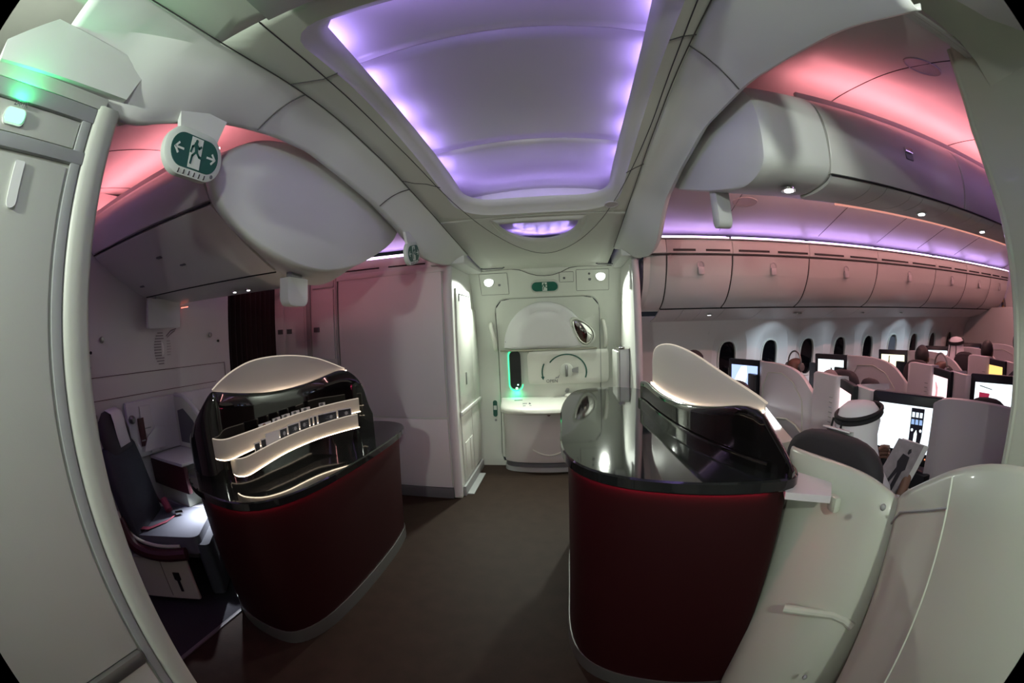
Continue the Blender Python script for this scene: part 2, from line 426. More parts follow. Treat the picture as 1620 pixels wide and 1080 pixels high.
for x in (-2.0, -2.75): k.tube([(x, y, (interp(PC, y-.1)+interp(PC, y)+interp(PC, y+.1))/3-.002) for y in [lerp(-.1, 3.60, q/40) for q in range(41)]], .003, 5)
struct(k.build('trim_7', joint, None))
# speaker ovals
spk = mat('speaker_mesh', (.47, .44, .46), .7, bump=.6, bscale=600)
def oval(cx, cy, zf, a, b_, m, lab):
    o = B(); ring = lambda s, dz: [(cx+a*s*math.cos(q), cy+b_*s*math.sin(q), zf(cy+b_*s*math.sin(q))+dz) for q in [2*PI*k/28 for k in range(28)]]
    o.loft([ring(1.0, .0), ring(1.0, -.006), ring(.95, -.008), ring(.9, -.004)], True, False, True)
    tag(o.build('speaker_grille', m, None), lab, 'speaker')
zp = lambda y: (interp(PC, y-.1)+interp(PC, y)+interp(PC, y+.1))/3
oval(1.47, .85, zp, .115, .07, spk, 'oval speaker grille in the salmon lit ceiling at upper right')
oval(1.52, 3.10, zp, .115, .075, spk, 'pink round speaker grille in the panel above the window side bins')
oval(.33, 2.62, zc, .045, .05, spk, 'small round grille in the vestibule ceiling beside the right arch')

# end wall and sidewalls of the forward cabin
struct(B().box((7.6, -.8, 0), (7.65, 4.9, 2.65)).build('wall_far_forward', binm, None, False))
struct(B().box((7.2, 2.9, 0), (7.6, 4.9, 1.75), .03).build('wall_far_closet', binm, None))
wl = thing('wall_ornament', 'dark oval ornament with a brass glint high on the far end wall', 'ornament', (7.58, 3.74, 1.72))
B().ell((7.57, 3.74, 1.78), (.03, .06, .15)).build('plate', greyd, wl); B().ell((7.54, 3.74, 1.73), (.02, .035, .06)).build('brass_boss', mat('brass', (.55, .35, .12), .3, metal=1), wl); B().ell((7.54, 3.74, 1.86), (.015, .02, .03)).build('top_boss', mat('brass', (.55, .35, .12), .3, metal=1), wl)
struct(B().tube([(7.598, 3.35, 1.0), (7.598, 3.35, 2.5)], .006, 5).build('trim_11', joint, None))
b = B()
WY = [(0, 4.50), (.25, 4.62), (.8, 4.72), (1.1, 4.715), (1.36, 4.66), (1.5, 4.58), (1.6, 4.46), (1.66, 4.40)]
def wy(z): return (interp(WY, z-.05)+interp(WY, z)+interp(WY, z+.05))/3
def ring_rect2(x0, z0, x1, z1, c, m_): return rect_ring(x0, z0, x1, z1, c, m_)
WX = [1.93, 2.535, 3.14, 3.74, 4.335, 4.93, 5.52, 6.12, 6.73]
edges = [1.30] + [(a+b2)/2 for a, b2 in zip([1.63-.0]+WX, WX)][1:] + [7.2]
edges = [1.63] + [(a+b2)/2 for a, b2 in zip(WX, WX[1:])] + [7.2]
def stad(cx, cz, a, h, m_=48):   # upright oval of half width a, half height h
    pts = []
    for k2 in range(m_):
        t = 2*PI*k2/m_; pts.append((cx+a*math.copysign(abs(math.cos(t))**.62, math.cos(t)), cz+h*math.copysign(abs(math.sin(t))**.8, math.sin(t))))
    return pts
for i, x in enumerate(WX):
    c = (x, 1.12); m_ = 48
    R0 = rect_ring(edges[i], .70, edges[i+1], 1.60, c, m_)
    Dd = ray_ring(stad(x, 1.16, .235, .36), c, m_); Wd = ray_ring(stad(x, 1.12, .128, .242), c, m_); Wi = ray_ring(stad(x, 1.12, .112, .226), c, m_)
    b = B(); P = lambda R_, d: [(a_, wy(z_)+d, z_) for a_, z_ in R_]
    mid = [(lerp(a_[0], d_[0], .5), lerp(a_[1], d_[1], .5)) for a_, d_ in zip(R0, Dd)]
    q = [(lerp(a_[0], d_[0], .6), lerp(a_[1], d_[1], .6)) for a_, d_ in zip(Dd, Wd)]
    b.loft([P(R0, 0), P(mid, 0), P(Dd, 0), P(q, .050), P(Wd, .075)], True, False, False)
    o = b.build('wall_port', binm, None, ang=16); struct(o)
    wn = B(); wn.loft([P(Wd, .075), P(Wd, .055), P(Wi, .06), P(Wi, .12)], True, False, False)
    o = wn.build('window_%d' % (i+1), white, None); struct(o)
    g = B(); g.prism([(a_, wy(z_)+.10, z_) for a_, z_ in ray_ring(stad(x, 1.12, .118, .232), c, 32)], (0, .01, 0)); g.build('pane', glass if i != 5 else mat('tinted_window', (.10, .11, .13), .1), o, False)
b = B()
rows = lambda x0, x1, zz: [[(x0, wy(z), z) for z in zz], [(x1, wy(z), z) for z in zz]]
b.grid(rows(.66, 1.63, [lerp(.0, 1.66, q/24) for q in range(25)]))
b.grid(rows(1.63, 7.6, [lerp(0, .70, q/8) for q in range(9)])); b.grid(rows(7.2, 7.6, [lerp(.7, 1.66, q/10) for q in range(11)]))
b.grid(rows(1.63, 7.6, [lerp(1.6, 1.66, q/2) for q in range(3)]))
struct(b.build('wall_port', binm, None))

# outboard bins: psu rail, doors, fascia, cove
FACE = [(3.555, 2.168), (3.58, 2.08), (3.63, 1.97), (3.72, 1.85), (3.83, 1.765), (3.95, 1.722)]
FS = smooth_pts([(0, y, z) for y, z in FACE], 2)
bins = thing('overhead_bins', 'long row of overhead bins above the port windows, violet strip on top', 'luggage bin', (4.0, 3.9, 1.72))
b = B()
for x0, x1 in ((.70, 7.55),):
    prof = [(3.50, 2.316), (3.50, 2.310), (3.535, 2.310), (3.545, 2.30), (3.548, 2.18), (3.60, 2.165)] + [(p.y+.035, p.z+.012) for p in FS[2:]] + [(4.05, 1.70)]
    b.grid([[(x0, y, z) for y, z in prof], [(x1, y, z) for y, z in prof]])
b.build('bin_body', binm, bins, ang=40)
ex = [.90, 1.54, 2.43, 3.48, 4.75, 5.70, 6.65, 7.5]
for i, (x0, x1) in enumerate(zip(ex, ex[1:])):
    d = B(); pr = [(p.y, p.z) for p in FS]; inner = [(y+.028, z+.012) for y, z in pr][::-1]
    ring = pr+inner
    d.loft([[(x0+.006, y, z) for y, z in ring], [(x0+.012, y-.004, z) for y, z in ring], [(x1-.012, y-.004, z) for y, z in ring], [(x1-.006, y, z) for y, z in ring]])
    o = d.build('bin_door', binm, bins, ang=30)
    xm = (x0+x1)/2; l = B()
    l.lathe([(.036, 0), (.036, -.006), (.028, -.007), (.024, -.002)], (xm, 3.568, 2.085), 'Y', 14); l.box((xm-.030, 3.555, 2.00), (xm+.030, 3.600, 2.07), .012)
    l.build('latch', mat('latch_plastic', (.42, .40, .42), .3), o)
fas = B()
for i, (x0, x1) in enumerate(zip([.70, .9, 1.54, 2.43, 3.48, 4.75, 5.7, 6.65], [.9, 1.54, 2.43, 3.48, 4.75, 5.70, 6.65, 7.55])):
    p = B().box((x0+.002, 3.532, 2.186), (x1-.002, 3.552, 2.312), .004).build('fascia_panel', binm, bins)
sl = []
for x0, x1 in zip(ex, ex[1:]):
    sl += [(x0+.06, (x0+x1)/2-.05), ((x0+x1)/2+.05, x1-.03)]
for x0, x1 in sl: B().box((x0, 3.526, 2.204), (x1, 3.536, 2.222)).build('vent_slot', slotm, bins)
b = B(); b.box((.70, 3.545, 2.170), (7.5, 3.560, 2.183)); b.build('dark_gap', slotm, bins)
b = B(); b.tube([(.90, 3.955, 1.716), (7.5, 3.955, 1.716)], .006, 6); b.build('dark_gap', slotm, bins)
for x in ex[:-1]: B().tube([(x, p.y+.002, p.z) for p in FS], .0055, 5).build('dark_gap', slotm, bins)
b = B(); b.tube([(.72, 3.502, 2.322), (1.5, 3.502, 2.322)], .0055, 6); b.tube([(1.53, 3.502, 2.322), (2.42, 3.502, 2.322)], .0055, 6); b.tube([(2.45, 3.502, 2.322), (4.74, 3.502, 2.322)], .0055, 6); b.tube([(4.77, 3.502, 2.322), (7.5, 3.502, 2.322)], .0055, 6)
b.build('light_line', led_pur_l, bins)
b = B()
for x0, x1 in ((.75, 1.5), (1.56, 2.4), (2.46, 3.45), (3.52, 4.7), (4.8, 5.65), (5.75, 6.6), (6.7, 7.5)): b.box((x0, 3.568, 2.336), (x1, 3.590, 2.346))
b.build('led_strip', led_pur, bins, False)
# rounded end of the bin beside the partition
b = B(); rings = []
for t in range(7):
    a = PI/2*t/6; x = .90-.005-.17*math.sin(a); s = math.cos(a)
    rings.append([(x, y+.10*(1-s), z) for y, z in [(p.y, p.z) for p in FS]+[(4.0, 1.9), (3.8, 2.16)]])
b.loft(rings); b.build('bin_end', binm, bins, ang=50)
# passenger service rail under the bins, in sections
psu = thing('service_rail', 'row of reading light panels under the port side bins', 'panel', (4.0, 4.2, 1.64))
xs = [.90, 1.15, 1.35, 1.60, 2.05, 2.45, 2.65, 3.1, 3.5, 3.8, 4.2, 4.75, 5.2, 5.7, 6.2, 6.65, 7.1, 7.5]
PR = smooth_pts([(0, 3.96, 1.718), (0, 4.10, 1.665), (0, 4.28, 1.62), (0, 4.46, 1.598)], 2)
for x0, x1 in zip(xs, xs[1:]):
    d = B(); ring = [(p.y, p.z) for p in PR]+[(p.y, p.z+.012) for p in PR][::-1]
    d.loft([[(x0+.002, y, z) for y, z in ring], [(x1-.002, y, z) for y, z in ring]]); d.build('service_panel', binm, psu)
for x, s in ((1.47, 1), (2.55, 0), (2.62, 0), (3.66, 0), (4.48, 0)):
    B().lathe([(.030, 0), (.030, -.006), (.022, -.006)], (x, 4.12, 1.658), 'Z', 16).build('light_ring', chrome, psu)
    B().lathe([(.021, -.003), (.019, -.009)], (x, 4.12, 1.658), 'Z', 14).build('lens', psu_l if s else white, psu)
for x, pw_ in ((2.45, 3.0), (3.3, 1.2), (4.1, 1.0), (4.93, 3.0), (5.7, 1.0)):
    lamp('reading_spot', (x, 4.20, 1.62), pw_, (.70, .86, 1.0), .03, (0, .45, -1), 2.0)
lamp('reading_spot', (1.47, 4.12, 1.64), .8, (.85, .93, 1.0), .03, (0, .1, -1), 1.8)

# centre bins, forward cabin
PF = [(1.50, 2.56), (1.26, 2.46), (1.185, 2.38), (1.165, 2.28), (1.175, 2.18), (1.20, 2.105), (1.32, 2.078), (1.45, 2.088), (1.75, 2.17), (2.1, 2.285), (2.43, 2.40), (2.52, 2.49), (2.35, 2.57)]
cbf = thing('centre_bins', 'pale centre overhead bins running away at upper right', 'luggage bin', (4.0, 1.7, 2.08))
def ringx(prof, x, s=1.0, c=(1.8, 2.32), it=2):
    return [(x, c[0]+(p.y-c[0])*s, c[1]+(p.z-c[1])*s) for p in smooth_pts([(0, y, z) for y, z in prof], it, True)]
b = B(); b.loft([ringx(PF, .695, .93), ringx(PF, .70, .97), ringx(PF, .72, .992), ringx(PF, .75, 1.0), ringx(PF, .985, 1.0), ringx(PF, .99, .985)]); b.build('end_fairing', rib, cbf, ang=40)
b = B(); b.loft([ringx(PF, .99, .975), ringx(PF, 7.5, .975)]); b.build('bin_body', binm, cbf, ang=40)
DF = smooth_pts([(0, 1.30, 2.475), (0, 1.185, 2.39), (0, 1.16, 2.28), (0, 1.175, 2.18), (0, 1.205, 2.112)], 2)
for x0, x1 in ((.995, 2.02), (2.03, 3.05), (3.06, 4.1), (4.11, 5.15), (5.16, 6.2), (6.21, 7.3)):
    ring = [(p.y, p.z) for p in DF]+[(p.y+.03, p.z) for p in DF][::-1]
    d = B(); d.loft([[(x0+.003, y+.004, z) for y, z in ring], [(x0+.010, y, z) for y, z in ring], [(x1-.010, y, z) for y, z in ring], [(x1-.003, y+.004, z) for y, z in ring]])
    o = d.build('bin_door', binm, cbf, ang=30)
    xm = (x0+x1)/2; B().box((xm-.03, 1.150, 2.27), (xm+.03, 1.17, 2.295), .006).build('latch', chrome, o)
    B().box((xm-.028, 1.158, 2.24), (xm+.028, 1.172, 2.27), .006).build('latch_recess', grey, o)
PSF = smooth_pts([(0, 1.205, 2.098), (0, 1.24, 2.078), (0, 1.34, 2.070), (0, 1.46, 2.082)], 2)
for x0, x1 in ((.995, 1.22), (1.22, 1.32), (1.32, 1.50), (1.50, 1.60), (1.60, 1.85), (1.85, 2.12), (2.12, 2.25), (2.25, 2.45), (2.45, 2.8), (2.8, 3.2), (3.2, 3.4), (3.4, 3.8), (3.8, 4.6), (4.6, 5.4), (5.4, 6.2), (6.2, 7.3)):
    ring = [(p.y, p.z) for p in PSF]+[(p.y, p.z+.012) for p in PSF][::-1]
    d = B(); d.loft([[(x0+.002, y, z) for y, z in ring], [(x1-.002, y, z) for y, z in ring]]); d.build('service_panel', binm, cbf)
B().box((1.22, 1.468, 2.084), (7.3, 1.500, 2.094), .003).build('lit_lip_glow', psu_edge, cbf)  # glowing strip added for the salmon-lit edge of the service rail
b = B(); b.tube([(.99, 1.197, 2.102), (7.3, 1.197, 2.102)], .004, 5); b.build('dark_gap', slotm, cbf)
for x in (.86, 1.72, 2.45):
    B().lathe([(.032, 0), (.032, -.008), (.022, -.008)], (x*1.0, 1.335, 2.073), 'Z', 16).build('light_ring', chrome, cbf)
    B().lathe([(.021, -.003), (.019, -.011)], (x*1.0, 1.335, 2.073), 'Z', 14).build('lens', psu_l, cbf)
# salmon light channel along both top edges of the centre bins
def cove(x0, x1, y, z, parent, s=1, m=led_sal):
    B().box((x0, min(y, y+s*.035), z-.006), (x1, max(y, y+s*.035), z+.004)).build('led_strip', m, parent, False)
for x0, x1 in ((1.05, 2.0), (2.03, 3.0), (3.05, 4.05), (4.1, 5.1), (5.2, 7.2)):
    cove(x0, x1, 1.36, 2.515, cbf, 1); cove(x0, x1, 2.535, 2.525, cbf, 1, led_sal2)
B().box((1.0, 1.305, 2.478), (7.3, 1.325, 2.508), .004).build('light_lip', binm, cbf)
# starboard side cove, seen only by its wash on the near ceiling
sb = thing('overhead_bins', 'starboard overhead bins behind the right edge with a violet cove', 'luggage bin', (4.0, .2, 2.2))
b = B(); b.box((1.35, -.30, 1.75), (7.5, .14, 2.27), .03); b.build('bin_body', binm, sb)
for y0, y1, z0 in ((.456, .466, 2.322), (.470, .482, 2.326), (.486, .497, 2.331)): B().box((.67, y0, z0), (7.5, y1, z0+.014)).build('light_lip', binm, sb)
b = B(); b.box((1.40, .44, 2.348), (7.5, .475, 2.354)); b.build('led_strip', led_pur, sb, False)
b = B(); b.box((1.30, .14, 2.30), (7.5, .455, 2.32)); b.build('top_shelf', binm, sb)
# ================================================================== AFT SIDE (left)
struct(B().box((-2.95, -.3, 0), (-2.90, 2.76, 2.65), .004).build('wall_far_aft', binm, None))
k = B(); k.box((-2.899, .4, 1.408), (-2.896, 2.68, 1.412)); k.box((-2.899, .4, 1.255), (-2.896, 2.55, 1.259)); k.box((-2.899, 2.678, 1.26), (-2.896, 2.682, 1.412))
struct(k.build('trim_8', mat('plum_joint', (.10, .03, .05), .6), None, False))
PB = [(1.60, 2.55), (1.15, 2.42), (1.13, 2.33), (1.25, 2.20), (1.48, 2.075), (1.74, 1.955), (1.95, 1.90), (2.2, 1.895), (2.45, 1.98), (2.70, 2.16), (2.78, 2.35), (2.6, 2.5), (2.2, 2.57)]
FE = [(1.69, 2.50), (1.22, 2.42), (.97, 2.27), (.90, 2.13), (1.02, 2.02), (1.26, 1.93), (1.63, 1.885), (1.9, 1.925), (2.17, 2.0), (2.6, 2.19), (2.72, 2.36), (2.55, 2.47), (2.1, 2.52)]
cba = thing('centre_bins', 'pale centre overhead bins with a smooth oval end cap, upper left', 'luggage bin', (-2.0, 1.8, 1.9))
def mixr(t, x, s=1.0):
    pr = [(lerp(a[0], b_[0], t), lerp(a[1], b_[1], t)) for a, b_ in zip(PB, FE)]
    return ringx(pr, x, s, (1.8, 2.2), 3)
b = B(); b.loft([mixr(1, -1.10, .955), mixr(1, -1.105, .975), mixr(.98, -1.125, .995), mixr(.9, -1.17, 1.0), mixr(.55, -1.28, 1.0), mixr(.15, -1.40, 1.0), mixr(0, -1.452, 1.0), mixr(0, -1.456, .985)]); b.build('end_cap', rib, cba, ang=60)
b = B(); b.loft([mixr(0, -1.456, .975), mixr(0, -2.895, .975)]); b.build('bin_body', binm, cba, ang=60)
b = B(); b.loft([[(x, y, z) for _, y, z in mixr(0, 0, 1.02)] for x in (-2.899, -2.87)]); b.build('wall_gasket', rib, cba)
UD = smooth_pts([(0, 1.16, 2.43), (0, 1.12, 2.34), (0, 1.225, 2.215)], 2)
LD = smooth_pts([(0, 1.235, 2.195), (0, 1.45, 2.08), (0, 1.66, 1.985), (0, 1.755, 1.948)], 2)
for nm, D_ in (('upper_panel', UD), ('bin_door', LD)):
    ring = [(p.y, p.z) for p in D_]+[(p.y+.02, p.z+.025) for p in D_][::-1]
    d = B(); d.loft([[(-1.462, y, z) for y, z in ring], [(-2.868, y, z) for y, z in ring]]); o = d.build(nm, binm, cba, ang=40)
    if nm == 'bin_door': B().tube([(-1.46, 1.228, 2.203), (-2.868, 1.228, 2.203)], .005, 5).build('dark_gap', slotm, cba); B().tube([(-1.46, 1.765, 1.943), (-2.868, 1.765, 1.943)], .004, 5).build('dark_gap', slotm, cba)
for x0, x1 in ((-1.5, -2.05), (-2.07, -2.84)):
    cove(x1, x0, 1.24, 2.50, cba, 1); cove(x1, x0, 2.50, 2.535, cba, 1)
B().box((-2.87, 1.19, 2.455), (-1.46, 1.205, 2.495), .004).build('light_lip', binm, cba)
for (x, y, z) in ((-2.18, 1.44, 2.098), (-2.05, 1.55, 2.048), (-2.72, 1.64, 2.006)):
    B().box((x-.03, y-.02, z-.012), (x+.03, y+.02, z+.01), .008).build('latch', greyd, cba)
for x in (-1.98, -1.85):
    B().lathe([(.024, 0), (.024, -.008), (.016, -.010)], (x, 1.95, 1.905), 'Z', 14).build('light_ring', chrome, cba)
    B().lathe([(.013, -.008), (.010, -.013)], (x, 1.95, 1.905), 'Z', 12).build('lens', psu_l, cba)
lamp('reading_spot', (-1.92, 1.90, 1.87), .35, (.9, .95, 1.0), .03, (-.3, -.2, -1), 2.6)
tag(B().box((-2.88, 2.15, 1.872), (-2.78, 2.158, 1.878), .002).build('cove_light', led_sal3, None), 'thin salmon strip light under the aft centre bins', 'light')
sv = thing('cove_light', 'violet cove strip behind the closet top, over the aft starboard bins', 'light', (-2.4, .42, 2.36))
B().box((-2.88, .42, 2.34), (-1.95, .46, 2.35)).build('led_strip', led_pur, sv, False)
B().box((-2.88, .47, 2.325), (-1.95, .48, 2.36)).build('light_lip', binm, sv)
# folded screen and box hanging under the bins
def plate(x, y0, y1, z0, z1, d, r, m, name, lab, cat):
    t = thing(name, lab, cat, (x, (y0+y1)/2, z0)); fr = Frame((x, 0, 0), (0, 1, 0), (0, 0, 1))
    b = B(); b.loft([[fr(a, c, q) for a, c in rrect(y0+i, z0+i, y1-i, z1, [r, r, .005, .005], 4)] for i, q in ((.006, 0), (0, .004), (0, d-.004), (.006, d))]); b.build('housing', m, t)
    B().box((x+d*.2, lerp(y0, y1, .25), z1-.002), (x+d*.8, lerp(y0, y1, .75), z1+.03)).build('bracket', grey, t)
    return t
plate(-2.80, 1.72, 2.06, 1.715, 1.925, .03, .02, rib, 'wall_monitor', 'flat pale screen housing folded down before the aft bulkhead', 'monitor')
plate(-1.30, 1.60, 1.77, 1.745, 1.880, .06, .04, rib, 'hanging_housing', 'pale rounded box hanging under the oval bin end', 'box')
plate(.72, 1.78, 1.86, 2.02, 2.235, .075, .03, rib, 'hanging_housing', 'pale rounded box hanging under the right bin end, edge on', 'box')
# outboard fascia above the aft monument, with its violet light
aft = thing('cove_light', 'violet strip light and slotted fascia above the mauve galley wall', 'light', (-2.0, 3.7, 2.2))
B().box((-3.3, 3.66, 2.175), (-1.07, 3.70, 2.30), .004).build('fascia_panel', binm, aft)
for x0, x1 in ((-1.62, -1.25), (-2.1, -1.72), (-2.7, -2.2)): B().box((x0, 3.652, 2.205), (x1, 3.664, 2.217)).build('vent_slot', slotm, aft)
B().tube([(-3.2, 3.66, 2.315), (-1.08, 3.66, 2.315)], .008, 6).build('light_line', led_pur_l, aft)
B().box((-3.2, 3.69, 2.305), (-1.1, 3.715, 2.315)).build('led_strip', led_pur, aft)
# bulkhead emblem: striped animal head in an oval, with a pale crescent
em = thing('bulkhead_emblem', 'small striped oval emblem with a pale crescent on the aft bulkhead', 'emblem', (-2.89, 1.94, 1.57))
fr = Frame((-2.899, 1.94, 1.57), (0, -1, 0), (0, 0, 1)); fr.n = V((1, 0, 0)); fr.u = V((0, 1, 0))
eg = mat('emblem_grey', (.24, .21, .23), .5); 
for i in range(12):
    b_ = -.125+.25*(i+.5)/12; hw = .085*math.sqrt(max(0, 1-(b_/.135)**2)); cut = -.01 if abs(b_) < .07 else hw*.25
    B().box((-2.899, 1.94-hw, 1.57+b_-.004), (-2.894, 1.94+cut, 1.57+b_+.004)).build('stripe', eg, em, False)
    if 2 < i < 9: B().box((-2.899, 1.94+.055, 1.57+b_-.003), (-2.895, 1.94+hw+.01, 1.57+b_+.003)).build('stripe', mat('emblem_pale', (.40, .37, .38), .5), em, False)
cr = [(.018+.028*math.sin(a)-.018, .055*math.cos(a)) for a in [PI*k/10 for k in range(11)]] + [(.006*math.sin(a), .055*math.cos(a)) for a in [PI*(10-k)/10 for k in range(1, 10)]]
B().prism([(-2.899, 1.93+a, 1.565+b_) for a, b_ in cr], (.006, 0, 0)).build('crescent', mat('emblem_white', (.85, .84, .82), .4), em)
hd = B(); hd.tube([(-2.897, 1.99, 1.66), (-2.897, 2.04, 1.70), (-2.897, 2.10, 1.715)], .004, 5); hd.tube([(-2.897, 2.0, 1.65), (-2.897, 2.05, 1.68), (-2.897, 2.09, 1.70)], .003, 5); hd.build('horn', eg, em)
def knob(p, r, m, lab):
    tag(B().lathe([(r*.4, 0), (r*.4, .012), (r, .014), (r*.9, .022), (r*.3, .025)], p, 'X', 14).build('coat_hook', m, None), lab, 'hook')
knob((-2.899, 1.33, 1.655), .022, metal, 'small metal hook on the aft bulkhead left of the emblem')
knob((-2.899, 2.50, 1.655), .022, metal, 'small metal hook on the aft bulkhead right of the emblem')
knob((-2.899, 2.60, 1.60), .011, slotm, 'black stud on the aft bulkhead right of the emblem')
knob((-2.899, 1.22, 1.575), .011, slotm, 'black stud on the aft bulkhead left of the emblem')
knob((-2.899, 1.20, 1.16), .020, metal, 'small metal latch on the aft bulkhead low at the left')
st = B(); st.tube([(-2.885, 1.17, 1.62), (-2.88, 1.185, 1.56), (-2.88, 1.20, 1.48), (-2.885, 1.19, 1.41)], .010, 6); tag(st.build('black_strap', slotm, None), 'short black strap hanging at the left end of the aft bulkhead', 'strap')
# curtain
ct = thing('curtain', 'dark maroon curtain closing the aisle beside the aft bulkhead', 'curtain', (-3.05, 3.2, 0))
b = B(); rows = []
for z in (0.02, .6, 1.2, 1.8, 2.16): rows.append([(-3.05+.03*math.sin(q*1.25), 2.72+.96*q/60, z) for q in range(61)])
b.grid(rows); b.build('cloth', curt, ct, ang=80, solid=.004)
B().box((-3.08, 2.70, 2.16), (-3.02, 3.66, 2.185)).build('rail', greyd, ct)
# galley: monument with mauve end wall
mon = thing('wardrobe', 'tall pale monument beside the door with a large mauve lit face', 'cabinet', (-1.7, 4.1, 0))
def yw_(z): return interp([(0, 4.62), (.5, 4.70), (1.0, 4.74), (1.4, 4.70), (1.8, 4.58), (2.0, 4.50), (2.2, 4.38)], z)
pr = [(3.65, .0), (3.65, 2.17)] + [(yw_(z), z) for z in (2.17, 2.0, 1.8, 1.6, 1.4, 1.2, 1.0, .75, .5, .25, 0)]
b = B(); b.prism([(-2.18, y, z) for y, z in pr], (1.175, 0, 0)); b.build('carcass', white, mon, False)
mauve = mat('monument_plastic', (.60, .58, .60), .5, bump=.15, bscale=300)
B().box((-2.17, 3.63, .80), (-1.09, 3.652, 2.12), .004).build('face_panel', mauve, mon)
B().box((-2.17, 3.63, .11), (-1.09, 3.652, .785), .004).build('face_panel', mauve, mon)
B().tube([(-1.045, 3.672, .02), (-1.045, 3.672, 2.17)], .045, 14).build('corner_post', mauve, mon)
B().box((-2.19, 3.628, 2.12), (-1.05, 3.66, 2.172), .004).build('top_rail', mauve, mon)
B().box((-2.19, 3.62, 0), (-1.08, 3.66, .105), .004).build('kick_plate', greyd, mon)
dm = mat('door_panel_plastic', (.66, .68, .62), .3, bump=.04)
B().box((-1.005, 3.78, .82), (-.992, 4.36, 1.98), .004).build('door_panel', dm, mon)
B().box((-1.005, 3.78, .12), (-.994, 4.20, .79), .004).build('door_panel', dm, mon); B().box((-1.005, 4.21, .12), (-.992, 4.56, .79), .004).build('door_panel', dm, mon)
B().box((-1.004, 4.37, .82), (-.994, 4.60, 1.80), .004).build('door_panel', dm, mon)
b = B(); b.box((-1.0, 3.76, .785), (-.978, 4.66, .825), .008); b.build('grab_rail', white, mon)
B().box((-.996, 4.02, 1.05), (-.985, 4.05, 1.17), .004).build('latch', metal, mon)
for y0, y1 in ((3.86, 4.03), (4.06, 4.17)): B().box((-.998, y0, .15), (-.988, y1, .50), .006).build('vent_panel', dm, mon)
B().box((-1.0, 3.70, 0), (-.975, 4.60, .10), .004).build('base_strip', grey, mon)
B().box((-1.0, 3.74, 0), (-.91, 4.35, .012), .003).build('floor_ramp', grey, mon)
for a, c in (((-.99, 3.86, 1.93), (-.99, 4.30, 1.93)), ((-.99, 3.86, 1.93), (-.99, 3.86, 1.86)), ((-.99, 4.30, 1.93), (-.99, 4.30, 1.80))): B().tube([a, c], .006, 5).build('bracket', grey, mon)
# ceiling closure blocks above the monument and partition
for (x0, x1, y0, y1, z0, z1, lab) in ((-1.19, -.86, 3.60, 4.38, 2.172, 2.32, 'pale closure block on top of the tall monument'),):
    o = tag(B().box((x0, y0, z0), (x1, y1, z1), .03).build('closure_block', rib, None), lab, 'panel')
# cupboards aft of it
cup = thing('cupboard', 'mauve lit galley cupboards with small dark latches beside the curtain', 'cabinet', (-2.7, 4.0, 0))
b = B(); b.box((-3.22, 3.66, 0), (-2.19, 4.5, 2.17)); b.build('carcass', mauve, cup, False)
for x0, x1, z0, z1 in ((-3.17, -2.90, 1.33, 2.0), (-2.87, -2.62, 1.33, 2.0), (-2.50, -2.24, 1.36, 2.05), (-3.17, -2.90, .2, 1.24), (-2.87, -2.62, .2, 1.24), (-2.50, -2.24, .2, 1.30), (-2.50, -2.24, 2.07, 2.14), (-3.17, -2.62, 2.05, 2.14)):
    d = B().box((x0, 3.64, z0), (x1, 3.662, z1), .004).build('door', mauve, cup)
    if z1-z0 > .5 and z0 > 1:
        xl = x1-.05 if x0 < -3.1 else x0+.05
        B().box((xl-.035, 3.63, 1.63), (xl+.035, 3.645, 1.68), .004).build('latch', greyd, d)
for x0, x1, z in ((-3.17, -2.90, 1.285), (-2.87, -2.62, 1.285)): B().box((x0, 3.645, z-.035), (x1, 3.66, z+.035), .003).build('dark_rail', greyd, cup)
B().box((-2.58, 3.63, 0), (-2.53, 3.66, 2.17), .005).build('post', grey, cup); B().box((-2.21, 3.63, 0), (-2.185, 3.66, 2.17), .005).build('post', grey, cup)
tag(B().tube([(-3.18, 3.62, 1.98), (-3.18, 3.62, 2.16)], .006, 6).build('aisle_light', led_sal3, None), 'thin red light beside the curtain top', 'light')

# near closet on the left edge
clo = thing('closet', 'big pale closet at the left edge with a grey trimmed door and green light', 'cabinet', (-1.2, -.1, 0))
b = B(); b.box((-1.9, -.9, 0), (-1.0, .345, 2.19)); b.build('carcass', clos, clo, False)
def strip(p0, p1, name, m): return B().box(p0, p1, .004).build(name, m, clo)
b = B(); b.loft([[(x, y, z) for x, y in [(-1.0, .33), (-.985, .335), (-.975, .35), (-.975, .40), (-.99, .415), (-1.05, .42), (-1.3, .42), (-1.3, .33)]] for z in (0, 2.165)]); b.build('corner_post', post, clo, ang=50)
strip((-1.0, .298, 0), (-.985, .330, 2.13), 'edge_trim', grey); strip((-1.0, -.9, 2.155), (-.982, .36, 2.19), 'top_rail', clos); strip((-1.0, -.9, 2.115), (-.983, .335, 2.155), 'top_trim', grey)
strip((-1.0, -.9, 2.008), (-.983, .335, 2.040), 'middle_trim', grey)
strip((-1.0, -.9, 2.045), (-.993, .295, 2.112), 'upper_panel', clos)
d = strip((-1.0, -.9, .87), (-.990, .290, 2.0), 'door_panel', clos); d2 = strip((-1.0, -.9, .02), (-.990, .29, .83), 'lower_panel', clos)
B().box((-1.0, -.9, .828), (-.972, .29, .870), .012).build('bumper_rail', metal, clo)
b = B(); b.prism([(-.995, y, z) for y, z in rrect(.125, 1.885, .155, 1.985, [.015, .015, .004, .004], 4)], (.014, 0, 0)); b.build('latch', rib, clo)
b = B(); b.prism([(-.993, y, z) for y, z in rrect(.043, 2.062, .108, 2.092, .012, 4)], (.014, 0, 0)); gl = b.build('emergency_light', lamp_grn, clo); 
b = B(); b.prism([(-.993, y, z) for y, z in rrect(.038, 2.057, .113, 2.097, .015, 4)], (.008, 0, 0)); b.build('lens_ring', rib, clo)
